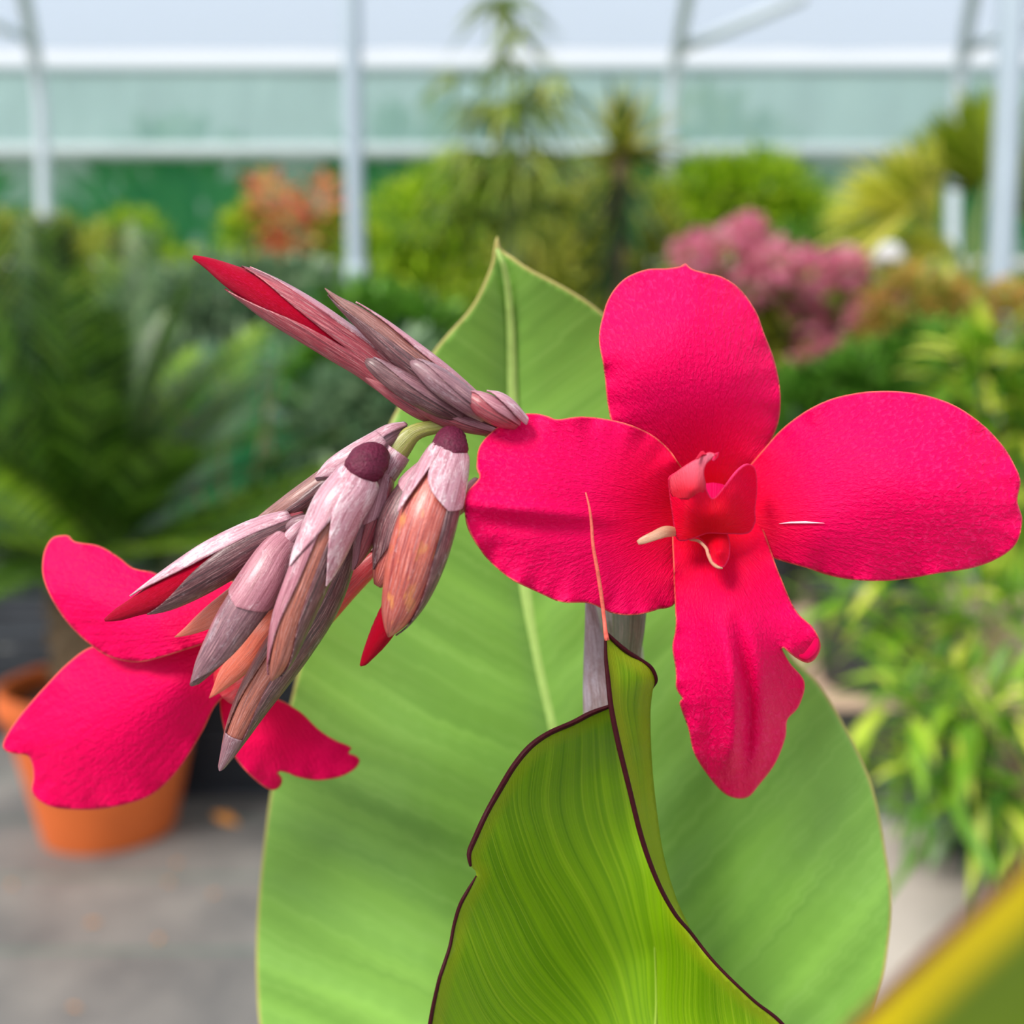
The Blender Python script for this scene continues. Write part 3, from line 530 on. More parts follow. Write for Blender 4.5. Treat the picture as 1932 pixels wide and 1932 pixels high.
# floor: woven ground fabric, and a pale path at the right
def floor_mat():
    m, nt, out = new_mat('woven ground fabric'); tc = nd(nt, 'ShaderNodeTexCoord').outputs['Object']
    n1 = nd(nt, 'ShaderNodeTexNoise', {'Vector': tc, 'Scale': 3.0, 'Detail': 5, 'Roughness': .6}).outputs[0]
    n2 = nd(nt, 'ShaderNodeTexNoise', {'Vector': tc, 'Scale': 60.0, 'Detail': 3}).outputs[0]
    base = mixc(nt, ramp(nt, n1, [(.35, 0), (.68, 1)]), s2l((84, 85, 88)), s2l((134, 130, 127)))
    base = mixc(nt, math_n(nt, 'MULTIPLY', n2, .3), base, s2l((150, 142, 134)))
    y = nd(nt, 'ShaderNodeSeparateXYZ', {0: tc}).outputs[1]
    st = math_n(nt, 'PINGPONG', y, .155)
    base = mixc(nt, nd(nt, 'ShaderNodeMapRange', {0: st, 1: .0, 2: .012, 3: .55, 4: 0}).outputs[0], base, s2l((62, 110, 92)))
    finish(nt, out, base, .5, n2, .002, .4, spec=.5)
    return m
fl = mesh_obj('floor', [(-17, -4, 0), (17, -4, 0), (17, WALL_Y+.3, 0), (-17, WALL_Y+.3, 0)], [(0, 1, 2, 3)], floor_mat(), smooth=False); tag(fl, kind='structure')
pm = plain('pale concrete', (186, 176, 168), .8, noise=.12, nscale=18)
V = [(.35, -2, 0), (2.2, -2, 0), (2.2, 2.45, 0), (.35, 2.45, 0)]
pth = mesh_obj('path', [(x, y, z) for z in (0.002, .012) for x, y, _ in V], [(3, 2, 1, 0), (4, 5, 6, 7), (0, 1, 5, 4), (1, 2, 6, 5), (2, 3, 7, 6), (3, 0, 4, 7)], pm, smooth=False); tag(pth, kind='structure')
OUTG = plain('meadow beyond', (92, 128, 58), .9, noise=.3, nscale=2)
mesh_obj('ground_outside', [(-30, WALL_Y+.3, -.02), (30, WALL_Y+.3, -.02), (30, 45, -.02), (-30, 45, -.02)], [(0, 1, 2, 3)], OUTG, smooth=False)['kind'] = 'structure'

def sheet_mat(name, c, trans, transl, tc=None, wr=1.0):
    m, nt, out = new_mat(name)
    co = nd(nt, 'ShaderNodeTexCoord').outputs['Object']; mp = nd(nt, 'ShaderNodeMapping', {0: co}); mp.inputs['Scale'].default_value = (2.4, 1, .5); mp.inputs['Rotation'].default_value = (0, .5, 0)
    nz = nd(nt, 'ShaderNodeTexNoise', {'Vector': mp.outputs[0], 'Scale': 1.3, 'Detail': 3}).outputs[0]
    bn = nd(nt, 'ShaderNodeBump', {'Height': nz, 'Distance': .25*wr, 'Strength': .6})
    d = nd(nt, 'ShaderNodeBsdfPrincipled', {'Base Color': s2l(c), 'Roughness': .4}); nt.links.new(bn.outputs[0], d.inputs['Normal'])
    t = nd(nt, 'ShaderNodeBsdfTranslucent', {'Color': s2l(tc or c)})
    x = nd(nt, 'ShaderNodeBsdfTransparent', {'Color': (1, 1, 1, 1)})
    a = nd(nt, 'ShaderNodeMixShader', {0: transl, 1: d.outputs[0], 2: t.outputs[0]})
    b = nd(nt, 'ShaderNodeMixShader', {0: trans, 1: a.outputs[0], 2: x.outputs[0]})
    nt.links.new(b.outputs[0], out.inputs[0]); return m
def wavy(name, x0, x1, z0, z1, y, amp, mat, nx=256, nz=14, seed=0, lean=0):
    r = np.random.default_rng(seed); ph = r.uniform(0, 6, 4)
    V = []
    for k in range(nz+1):
        for i in range(nx+1):
            x = x0+(x1-x0)*i/nx; z = z0+(z1-z0)*k/nz; w = math.sin(math.pi*k/nz)
            V.append((x, y+lean*k/nz+amp*w*(math.sin(x*3.1+ph[0]+2.2*z)+.6*math.sin(x*7.3+ph[1]-3*z)+.3*math.sin(x*13+ph[2])), z))
    F = [(k*(nx+1)+i, k*(nx+1)+i+1, (k+1)*(nx+1)+i+1, (k+1)*(nx+1)+i) for k in range(nz) for i in range(nx)]
    return mesh_obj(name, V, F, mat)
zc0, zc1 = zat(300, WALL_Y), zat(130, WALL_Y); zr = zat(84, WALL_Y)
cur = wavy('side_curtain', -16, 16, zc0+.06, zc1, WALL_Y, .018, sheet_mat('pale teal curtain', (160, 198, 194), .14, .5, (172, 208, 200)))
tag(cur, 'pale teal roll-up sheet hanging across the upper back side wall', 'curtain')
tube('hem', [(-16, WALL_Y, zc0+.05), (0, WALL_Y, zc0+.05), (16, WALL_Y, zc0+.05)], .055, plain('hem plastic', (196, 208, 206), .4, noise=.05, nscale=3), cur)
tube('top_rail', [(-16, WALL_Y, zc1), (16, WALL_Y, zc1)], .03, plain('rail grey', (170, 186, 188), .4), cur)
net = wavy('wall_back', -16, 16, 0.0, zc0+.03, WALL_Y+.06, .008, sheet_mat('green windbreak net', (16, 110, 66), .16, .5, (34, 150, 78)), seed=3)
tag(net, kind='structure')
# roof film above the open slot, curving up toward us
RV = []; prof = [(WALL_Y+.12, zr), (WALL_Y-.05, zr+.28), (WALL_Y-.5, zr+.75), (WALL_Y-1.2, zr+1.2), (WALL_Y-2.2, zr+1.6), (WALL_Y-3.2, zr+1.85)]
pr_ = cr([(a, b) for a, b in prof], 16); nx = 84
for (yy, zz) in pr_:
    for i in range(nx+1): RV.append((-16+32*i/nx, yy+.012*math.sin(i*1.9+zz*3), zz+.006*math.sin(i*2.7)))
RF = [(k*(nx+1)+i, k*(nx+1)+i+1, (k+1)*(nx+1)+i+1, (k+1)*(nx+1)+i) for k in range(15) for i in range(nx)]
roof = mesh_obj('ceiling', RV, RF, sheet_mat('roof film', (190, 210, 240), .46, .8, (196, 216, 244), .3)); tag(roof, kind='structure')

GALV = plain('galvanised steel', (158, 172, 184), .42, .5, noise=.1, nscale=6, metal=.1)
GALV_LIFT = plain('galvanised steel lightened for shade', (214, 224, 230), .45, .5, noise=.06, nscale=6)  # same steel as the posts, colour lightened to offset the roof film's shade
def pole(name, pts, r, label, extra=(), mt=None):
    mt = mt or GALV
    root = empty(name, (pts[0][0], pts[0][1], 0), label, 'post')
    tube('pole', cr(pts, 30), r, mt, root, 14)
    for nm, pp, rr in extra: tube(nm, pp, rr, mt, root, 10)
    tube('foot_plate', [(pts[0][0], pts[0][1], 0), (pts[0][0], pts[0][1], .012)], r*2.2, GALV, root, 12)
    return root
def vx(px, py, d): return (xat(px, d, zat(py, d)), d, zat(py, d))
y_ = 3.7; x_ = xat(668, y_, 2.0)
pole('greenhouse_post', [(x_, y_, 0), (x_, y_, 1.5), (x_, y_, 2.6)], .034, 'upright steel greenhouse post just left of centre', [('clamp', [(x_, y_, 1.52), (x_, y_, 1.60)], .042)])
y_ = 4.08; a = vx(1880, 600, y_); b = vx(1910, 0, y_)
pole('greenhouse_post', [(a[0]-.045, y_, 0), (a[0], y_, a[2]), (b[0], y_, b[2]+.3)], .052, 'thick steel post at the right edge beside the fan palm', [('clamp', [(a[0], y_, a[2]+.02), (a[0]+.002, y_, a[2]+.1)], .06)])
def hoop(px, label, brace, d=6.6, k=1):
    pts = [vx(px, 1000, d), vx(px, 520, d), vx(px, 300, d), vx(px-6*k, 200, d), vx(px-18*k*1.0, 110, d-.12), vx(px-38*k, 0, d-.5), vx(px-70*k, -120, d-1.0)]
    pts = [(pts[0][0], d, 0)] + pts
    return pole('hoop_frame', pts, .042, label, [('brace', [vx(*q_) for q_ in brace], .036)], GALV_LIFT)
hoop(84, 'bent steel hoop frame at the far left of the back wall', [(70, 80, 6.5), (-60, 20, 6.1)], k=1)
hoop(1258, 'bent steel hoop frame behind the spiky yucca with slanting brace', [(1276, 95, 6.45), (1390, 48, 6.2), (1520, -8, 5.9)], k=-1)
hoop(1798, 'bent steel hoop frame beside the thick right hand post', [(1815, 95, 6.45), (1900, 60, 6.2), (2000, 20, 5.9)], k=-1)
tube_rail = tube('side_rail', [(-16, 6.85, zat(500, 6.85)), (16, 6.85, zat(500, 6.85))], .045, plain('pale rail', (206, 208, 200), .5), None)
tag(tube_rail, 'pale horizontal rail low along the green net wall', 'rail')

# ------------------------------------------------------------------ foliage tools
def fol_mat(name, cols, transl=.35, rough=.4, spec=.45):
    m, nt, out = new_mat(name); r = nd(nt, 'ShaderNodeAttribute', attribute_name='rnd').outputs['Fac']
    base = ramp(nt, r, [(i/(len(cols)-1), s2l([min(255, v*1.16) for v in c])) for i, c in enumerate(cols)])
    finish(nt, out, base, rough, transl=transl, spec=spec); return m
def leafmesh(name, pos, dirs, size, wid, mat, parent, droop=.25, seg=3, fold=.25, shape=None, stuff=True, world=True):
    pos = np.asarray(pos, float); N = len(pos); dirs = np.asarray(dirs, float); dirs = dirs/np.linalg.norm(dirs, axis=1)[:, None]
    size = np.broadcast_to(np.asarray(size, float), (N,)); wid = np.broadcast_to(np.asarray(wid, float), (N,))
    up = np.array([0, 0, 1.]); side = np.cross(dirs, up); nrm = np.linalg.norm(side, axis=1); bad = nrm < .05
    side[bad] = [1, 0, 0]; nrm[bad] = 1; side /= nrm[:, None]
    ang = rng.uniform(-.6, .6, N)[:, None]; nor = np.cross(side, dirs); side = side*np.cos(ang)+nor*np.sin(ang); nor = np.cross(side, dirs)
    shp = shape or (lambda t: np.sin(np.pi*min(1, t*.92+.08))**.8)
    cols = []
    for k in range(seg+1):
        t = k/seg; w = shp(t) if k < seg else 0.02
        c = pos + dirs*(size*t)[:, None] - up*(droop*size*t*t)[:, None]
        sw = side*(wid*w/2)[:, None]; f = nor*(wid*w*fold/2)[:, None]
        cols += [c-sw+f, c-f*.3, c+sw+f]
    V = np.stack(cols, 1).reshape(-1, 3); nv = 3*(seg+1)
    tf = []
    for k in range(seg):
        a = 3*k; tf += [(a, a+1, a+4, a+3), (a+1, a+2, a+5, a+4)]
    tf = np.array(tf); F = (tf[None]+(np.arange(N)*nv)[:, None, None]).reshape(-1, 4)
    rr = np.repeat(rng.uniform(0, 1, N), len(tf))
    me_o = mesh_obj(name, V, F, mat, parent, attrs={'rnd': rr}, world=world)
    if stuff: me_o['kind'] = 'stuff'
    return me_o
def sph(n, c, r, lo=.35, zmin=-1):
    d = rng.normal(size=(n, 3)); d /= np.linalg.norm(d, axis=1)[:, None]; d[:, 2] = np.where(d[:, 2] < zmin, -d[:, 2], d[:, 2])
    k = rng.uniform(lo**3, 1, n)**(1/3)
    return np.asarray(c)+d*k[:, None]*np.asarray(r), d
POTB = plain('black plastic pot', (44, 47, 54), .45, noise=.1, nscale=20)
TERRA = plain('terracotta', (224, 108, 46), .7, noise=.15, nscale=14)
SOIL = plain('potting soil', (58, 44, 36), .9, noise=.4, nscale=40)
BARK = plain('brown stem bark', (128, 106, 80), .8, noise=.3, nscale=30)
GSTEM = plain('green twig', (122, 138, 74), .6, noise=.2, nscale=30)
def potmesh(name, c, r, h, mat, parent, taper=.72, seg=28):
    prof = [(r*taper*.98, 0), (r*taper, .01*h), (r*.93, h*.80), (r*.94, h*.82), (r, h*.83), (r*1.02, h*.9), (r*1.0, h*.99), (r*.97, h), (r*.9, h*.98), (r*.86, h*.86)]
    V = [(c[0]+q*math.cos(2*math.pi*j/seg), c[1]+q*math.sin(2*math.pi*j/seg), c[2]+z) for q, z in prof for j in range(seg)]
    F = [(i*seg+j, i*seg+(j+1) % seg, (i+1)*seg+(j+1) % seg, (i+1)*seg+j) for i in range(len(prof)-1) for j in range(seg)]
    F.append([j for j in range(seg)][::-1])
    o = mesh_obj(name, V, F, mat, parent)
    k = len(prof)-1; s = mesh_obj('soil', [(c[0]+.87*r*math.cos(2*math.pi*j/seg), c[1]+.87*r*math.sin(2*math.pi*j/seg), c[2]+h*.87+.01*math.sin(j*2.1)*r) for j in range(seg)]+[(c[0], c[1], c[2]+h*.9)], [(j, (j+1) % seg, seg) for j in range(seg)], SOIL, o)
    return o
BZ = .36; BX = xat(1720, 3.0, BZ); BY0, BY1 = 2.4, 3.95
def plant(name, px, dist, label, cat='shrub', pot=(.16, .28), potmat=None, group=None):
    x = xat(px, dist, .5); zb = BZ+.021 if (BY0 < dist < BY1 and abs(x-BX) < .72) else 0.0; root = empty(name, (x, dist, zb), label, cat, group)
    if pot: potmesh('pot', (x, dist, zb), pot[0], pot[1], potmat or POTB, root)
    root['h'] = pot[1]*.85 if pot else 0.0
    return root
def stems(root, tops, r=.008, mat=None):
    b = np.array(root.location); h = root.get('h', 0)
    for t in tops:
        t = np.asarray(t, float); s = b+np.array([(t[0]-b[0])*.12, (t[1]-b[1])*.12, h]); m = (s+t)/2+np.array([0, 0, .06])
        tube('stem', cr([s, m, t], 8), [r]*4+[r*.7]*4, mat or BARK, root, 6)
def shrub(px, dist, label, blobs, mat, n, size, wid, name='potted_shrub', pot=(.16, .28), droop=.25, upb=.5, lo=.35, seg=2, stem_r=.008, fname='foliage'):
    """blobs: (px, py, rx, ry in picture units) seen at dist"""
    root = plant(name, px, dist, label, pot=pot)
    Pp, Dd, tops = [], [], []
    tot = sum(b[2]*b[3] for b in blobs)
    for b in blobs:
        z = zat(b[1], dist); c = (xat(b[0], dist, z), dist, z); rx = b[2]*dist/FPX; rz = b[3]*dist/FPX
        p, d = sph(max(20, int(n*b[2]*b[3]/tot)), c, (rx, min(rx, rz)*.9, rz), lo); d = d+np.array([0, 0, upb])+rng.normal(size=d.shape)*.35
        k = p[:, 2] > .45 if root.location.z > .1 else p[:, 2] > .12; Pp.append(p[k]); Dd.append(d[k]); tops.append(c)
    stems(root, tops, stem_r)
    P_ = np.vstack(Pp); D_ = np.vstack(Dd)
    leafmesh(fname, P_, D_, size*rng.uniform(.6, 1.25, len(P_)), wid*rng.uniform(.7, 1.2, len(P_)), mat, root, droop, seg)
    return root
YG = fol_mat('yellow green leaves', [(70, 100, 14), (112, 150, 22), (160, 188, 40), (196, 206, 70)])
MG = fol_mat('mid green leaves', [(34, 66, 18), (60, 102, 28), (88, 136, 44), (120, 164, 66)])
DG = fol_mat('dark green leaves', [(18, 40, 16), (32, 62, 26), (48, 84, 36), (78, 116, 62)])
GG = fol_mat('grey green leaves', [(52, 78, 56), (80, 108, 78), (112, 140, 104), (150, 172, 136)])
OL = fol_mat('olive leaves', [(80, 92, 20), (112, 124, 32), (150, 156, 56), (188, 186, 92)])
REDL = fol_mat('coral new leaves', [(188, 104, 84), (196, 120, 92), (190, 140, 96), (160, 156, 84)])
PINKF = fol_mat('dusty pink blossom', [(176, 92, 122), (192, 112, 140), (206, 138, 158), (196, 164, 160)], .25)
ORF = fol_mat('orange bronze leaves', [(92, 120, 44), (150, 140, 60), (190, 136, 80), (120, 150, 70)])
WHT = fol_mat('white petals', [(250, 248, 244), (255, 255, 252)], .2)

# ------------------------------------------------------------------ cycad in a terracotta pot
cd_ = 2.43; cx_ = xat(195, cd_, .4)
cyc = empty('sago_palm', (cx_, cd_, 0), 'large dark green sago palm in a terracotta pot at left', 'palm')
potmesh('pot', (cx_, cd_, 0), .245, .40, TERRA, cyc, .66, 40)
crown = np.array([cx_-.02, cd_, .66])
tr_ = [(cx_, cd_, .34), (cx_-.005, cd_, .46), (cx_-.015, cd_, .58), tuple(crown)]
tk = tube('trunk', tr_, [.10, .11, .10, .06], BARK, cyc, 16)
for k in range(60):
    a = k*2.4; z = .37+.25*k/60; r0 = .108
    p0 = np.array([cx_+r0*math.cos(a), cd_+r0*math.sin(a), z])
    tube('leaf_scar', [p0-np.array([.02*math.cos(a), .02*math.sin(a), 0]), p0+np.array([.02*math.cos(a), .02*math.sin(a), .03])], [.018, .008], BARK, tk, 5)
def frond_mesh(L, seed, curve):
    r = np.random.default_rng(seed); n = 40; V = []; F = []; R_ = []
    # rachis bending in the xz plane from vertical-ish +x
    def at(t): return np.array([L*(t*.98-.05*t*t), 0, L*(.30*t-curve*t*t)])
    for side in (-1, 1):
        for i in range(n):
            t = .14+.86*i/n; c = at(t); tan = at(t+.01)-at(t); tan /= np.linalg.norm(tan)
            ln = L*.165*math.sin(math.pi*min(1, .18+.80*t))**.7; 
            d = tan*.62+np.array([0, side*.78, 0])+np.array([0, 0, .26]); d /= np.linalg.norm(d)
            w = np.cross(d, [0, 0, 1.]); w /= np.linalg.norm(w); wd = .0056
            b = len(V); e = c+d*ln-np.array([0, 0, ln*.10]); m_ = c+d*ln*.55
            V += [c-w*wd*.7, c+w*wd*.7, m_+w*wd, m_-w*wd, e]; F += [(b, b+1, b+2, b+3), (b+3, b+2, b+4)]; q = r.uniform(); R_ += [q, q]
    for i in range(16):
        b = len(V); t0, t1 = i/16, (i+1)/16; a, c = at(t0), at(t1); w = .007*(1-t0*.7)
        V += [a+[0, -w, 0], a+[0, w, 0], c+[0, w*.95, 0], c+[0, -w*.95, 0], a+[0, 0, w], c+[0, 0, w]]
        F += [(b, b+4, b+5, b+3), (b+4, b+1, b+2, b+5)]; R_ += [.9, .9]
    me = bpy.data.meshes.new('frond'); me.from_pydata([tuple(v) for v in V], [], F); at_ = me.attributes.new('rnd', 'FLOAT', 'FACE'); at_.data.foreach_set('value', np.array(R_, np.float32)); me.update()
    return me
CYM = fol_mat('cycad leaflets', [(14, 32, 6), (30, 56, 10), (50, 84, 16), (96, 128, 44)], .18, .34, .5)
CYM3 = fol_mat('cycad grey leaflets', [(44, 72, 46), (66, 94, 62), (92, 120, 80), (120, 146, 104)], .25, .35, .5)
CYM2 = fol_mat('cycad young leaflets', [(40, 78, 14), (76, 112, 18), (112, 146, 26), (140, 168, 60)], .35, .4, .45)
fms = [frond_mesh(.92, 1, .12), frond_mesh(.84, 2, .26), frond_mesh(.98, 3, .04)]
for me in fms: me.materials.append(CYM)
fm2 = frond_mesh(.94, 5, .08); fm2.materials.append(CYM2); fm3 = frond_mesh(.9, 6, .05); fm3.materials.append(CYM3)
for k in range(68):
    me = fm2 if k % 6 == 0 else fm3 if k % 9 == 3 else fms[k % 3]
    o = bpy.data.objects.new('frond', me); col.objects.link(o); o.parent = cyc; o.location = crown-np.array([cx_, cd_, 0])+np.array([0, 0, .02*(k % 4)])
    az = k*2.39996; el = math.radians(random.uniform(-6, 76))
    o.rotation_euler = (random.uniform(-.3, .3), -el+.2, az); s = random.uniform(.8, 1.02); o.scale = (s, s, s)

# ------------------------------------------------------------------ tall feathery plant behind the leaf tip
def whorl(p, n, L, mat, parent, droop=.7, el=.25, wid=.02, name='foliage'):
    az = rng.uniform(0, 2*math.pi, n); d = np.c_[np.cos(az), np.sin(az), el+rng.normal(size=n)*.25]
    return np.tile(p, (n, 1)), d, L*rng.uniform(.6, 1.15, n)
td = 4.0; tx = xat(962, td, 2)
tall = plant('tall_feathery_plant', 962, td, 'tall slender plant with drooping feathery leaf tufts above the leaf tip', 'plant', (.17, .3))
for k, (tp, px_) in enumerate(((-8, 950), (135, 972), (220, 935))):
    z = zat(tp, td); tube('cane', cr([(tx, td, .26), (tx+.02*k, td+.03*k, 1.2), (xat(px_, td, z), td+.02*k, z)], 20), .008, GSTEM, tall, 8)
PP, DD, SS = [], [], []
for (px_, py_, n_, L_) in [(950, 5, 34, .22), (975, 70, 16, .22), (960, 110, 12, .2), (905, 210, 26, .26), (960, 215, 30, .3), (1010, 190, 20, .3), (870, 160, 12, .2), (1040, 160, 14, .22), (900, 290, 26, .3), (980, 300, 26, .3), (930, 350, 40, .32), (1020, 380, 30, .3), (880, 400, 30, .3), (1050, 300, 20, .3)]:
    z = zat(py_, td); p_, d_, s_ = whorl((xat(px_, td, z), td+rng.uniform(-.1, .1), z), n_, L_, None, None)
    PP.append(p_); DD.append(d_); SS.append(s_)
leafmesh('foliage', np.vstack(PP), np.vstack(DD), np.hstack(SS), .022, fol_mat('feathery leaves', [(52, 78, 16), (84, 108, 28), (116, 134, 48), (156, 160, 84)], .3), tall, .75, 4)
# spiky yucca
yd = 4.4; yz = zat(290, yd); yx = xat(1172, yd, yz)
yuc = plant('spiky_yucca', 1172, yd, 'spiky dark green yucca head on a trunk, in front of the hoop frame', 'plant', (.18, .32))
tube('trunk', cr([(yx-.03, yd, .27), (yx-.02, yd, 1.2), (yx, yd, yz)], 14), .035, BARK, yuc, 10)
n_ = 90; az = rng.uniform(0, 6.283, n_); el = rng.uniform(-.5, 1.5, n_)
leafmesh('sword_leaf_head', np.tile((yx, yd, yz), (n_, 1))+rng.normal(size=(n_, 3))*.02, np.c_[np.cos(az)*np.cos(el), np.sin(az)*np.cos(el), np.sin(el)], rng.uniform(.26, .40, n_), .038, fol_mat('sword leaves', [(36, 56, 16), (62, 86, 26), (130, 140, 44), (196, 186, 90)], .25), yuc, .15, 3, shape=lambda t: (1-t)**.6)
n_ = 70; az = rng.uniform(0, 6.283, n_); zz = rng.uniform(-.55, -.05, n_)
leafmesh('hanging_leaf_skirt', np.c_[np.full(n_, yx), np.full(n_, yd), yz+zz], np.c_[np.cos(az), np.sin(az), -.4+rng.normal(size=n_)*.3], rng.uniform(.18, .32, n_), .026, DG, yuc, .6, 3)
# fan palm
pd = 4.5
fan = plant('fan_palm', 1800, pd, 'yellow green fan palm with pleated fans beside the right post', 'palm', (.22, .36))
px0 = fan.location.x
FANM = fol_mat('palm fan', [(116, 132, 26), (158, 168, 48), (196, 196, 84), (222, 210, 110)], .35)
FANM2 = fol_mat('palm fan deep', [(70, 92, 18), (100, 122, 24), (128, 146, 34), (160, 170, 60)], .35)
tube('trunk', [(px0, pd, .3), (px0, pd, .9), (px0+.01, pd, zat(560, pd))], [.08, .075, .06], BARK, fan, 12)
def fan_leaf(px_, py_, ax, spread, L, m_, tilt=(0, 0, 1)):
    z = zat(py_, pd); c = np.array([xat(px_, pd, z), pd-.05+rng.uniform(-.1, .1), z])
    tube('leaf_stalk', cr([(px0+.01, pd, zat(560, pd)), tuple((c+np.array([px0, pd, zat(540, pd)]))/2+np.array([0, 0, .04])), tuple(c)], 8), .009, GSTEM, fan, 6)
    n = 38; a = ax+np.linspace(-spread, spread, n); d = np.c_[np.cos(a), np.full(n, -.25)+.12*np.cos(np.arange(n)*math.pi), np.sin(a)]
    leafmesh('fan_leaf', np.tile(c, (n, 1)), d, 1.22*L*(1-.25*np.abs(np.linspace(-1, 1, n)))*rng.uniform(.93, 1.05, n), .036, m_, fan, .12, 4, .1, shape=lambda t: .25+.75*math.sin(math.pi*min(1, t*.9)), stuff=False)
fan_leaf(1775, 430, 2.85, 1.15, .54, FANM); fan_leaf(1740, 420, 2.1, .8, .36, FANM); fan_leaf(1790, 450, 3.9, .9, .42, FANM); fan_leaf(1860, 350, 1.75, 1.1, .42, FANM2)
fan_leaf(1850, 365, 2.2, .7, .42, FANM2); fan_leaf(1920, 400, .6, 1.2, .36, FANM2); fan_leaf(1700, 400, 3.3, .7, .40, FANM); fan_leaf(1850, 500, 4.9, 1.0, .26, FANM2)

# ------------------------------------------------------------------ shrubs of the nursery benches
shrub(120, 5.2, 'low yellow green grassy shrub at far left under the hoop frame', [(40, 500, 110, 70), (150, 480, 80, 50), (-60, 480, 80, 80)], OL, 1500, .16, .022)
shrub(270, 6.15, 'yellow flushed shrub left of the coral leaved shrub', [(250, 445, 60, 36), (200, 500, 90, 50), (330, 520, 80, 40)], YG, 1300, .12, .03)
r_ = shrub(530, 5.4, 'coral red leaved shrub left of the centre post', [(470, 445, 40, 45), (640, 450, 30, 45)], YG, 500, .12, .035)
for (a_, b_, c_, d_) in ((510, 375, 32, 32), (548, 430, 42, 46), (610, 385, 34, 36), (545, 475, 30, 30)):
    z = zat(b_, 5.3); p_, dd = sph(52, (xat(a_, 5.3, z), 5.3, z), (c_*5.3/FPX,)*2+(d_*5.3/FPX,), .2); leafmesh('coral_leaves', p_, dd+[0, 0, .5], .14, .05, REDL, r_, .3, 2)
shrub(420, 4.5, 'grey green bush behind the upright buds', [(420, 560, 120, 60), (300, 590, 90, 60), (560, 560, 110, 60)], GG, 1600, .12, .03)
shrub(800, 4.75, 'fine leaved green bush between centre post and leaf tip', [(770, 440, 80, 90), (850, 380, 70, 80), (720, 520, 70, 80), (820, 560, 110, 90)], YG, 3600, .14, .016, droop=.5)
shrub(960, 5.7, 'olive bamboo like clump behind the leaf tip', [(960, 420, 110, 110), (1050, 430, 90, 100), (900, 560, 120, 100), (1080, 560, 110, 90)], OL, 3400, .17, .018, droop=.6)
shrub(1150, 5.05, 'dark green bush under the yucca', [(1160, 420, 110, 80), (1220, 500, 90, 80), (1120, 520, 80, 90)], OL, 2200, .13, .024, droop=.4)
shrub(700, 3.3, 'low mixed green bush behind the upright bud tips', [(700, 640, 110, 90), (800, 650, 80, 70), (620, 720, 70, 60)], MG, 1500, .11, .03)
shrub(640, 2.95, 'grey green low bush beside the sago palm', [(640, 800, 90, 90), (720, 760, 90, 80), (760, 700, 70, 60)], GG, 900, .10, .03)
shrub(1390, 5.85, 'bright yellow green bush right of the yucca', [(1340, 370, 90, 60), (1430, 370, 90, 70), (1500, 440, 110, 70), (1290, 420, 60, 60)], YG, 3000, .13, .03)
shrub(1560, 5.2, 'green bush between pink blossoms and fan palm', [(1560, 480, 110, 60), (1650, 540, 80, 60), (1480, 560, 90, 80)], MG, 1800, .11, .034)
pk = shrub(1450, 3.5, 'shrub covered in dusty pink blossom behind the top petal', [(1380, 560, 120, 90), (1520, 600, 110, 90), (1570, 680, 90, 70), (1450, 640, 100, 80)], OL, 1700, .08, .03)
for (a_, b_, c_, d_) in ((1310, 480, 38, 32), (1375, 480, 55, 52), (1410, 440, 30, 30), (1460, 500, 50, 36), (1520, 520, 44, 32), (1590, 510, 36, 30), (1420, 540, 60, 36), (1545, 620, 44, 44), (1560, 680, 64, 42), (1620, 600, 34, 30), (1530, 590, 40, 36), (1690, 575, 40, 26)):
    z = zat(b_, 3.35); p_, dd = sph(190, (xat(a_, 3.35, z), 3.35+rng.uniform(-.08, .05), z), (c_*3.35/FPX,)*2+(d_*3.35/FPX,), .3); leafmesh('blossom_cluster', p_, dd+[0, 0, .3], .035, .028, PINKF, pk, .1, 2)
wd_ = 3.3; wz = zat(482, wd_); wx = xat(1677, wd_, wz)
wr = plant('white_flowered_plant', 1690, wd_, 'plant with one white flower below the fan palm', 'plant', (.14, .24)); stems(wr, [(wx, wd_, wz-.02)], .006, GSTEM)
n_ = 34; az = np.arange(n_)*2.4; el = np.linspace(1.4, -.2, n_)
leafmesh('white_flower', np.tile((wx, wd_, wz-.015), (n_, 1)), np.c_[np.cos(az)*np.cos(el), np.sin(az)*np.cos(el), np.sin(el)], .058, .05, WHT, wr, -.05, 3, stuff=False)
p_, dd = sph(160, (wx+.02, wd_+.06, wz-.28), (.14, .1, .2)); leafmesh('foliage', p_, dd+[0, 0, .4], .09, .035, MG, wr)
shrub(1700, 3.15, 'bronze tinted bush below the white flower', [(1720, 570, 80, 50), (1800, 600, 80, 60), (1900, 600, 70, 60), (1680, 650, 80, 50)], ORF, 1100, .07, .026)
shrub(1650, 2.8, 'rounded green bush behind the right petal', [(1640, 740, 130, 70), (1760, 690, 100, 70), (1600, 830, 140, 80), (1720, 800, 120, 90), (1500, 800, 60, 90)], MG, 3000, .08, .034)
shrub(1640, 2.46, 'dark bush low behind the right petal', [(1560, 900, 110, 90), (1650, 960, 130, 90), (1780, 930, 110, 100)], DG, 1500, .09, .034)
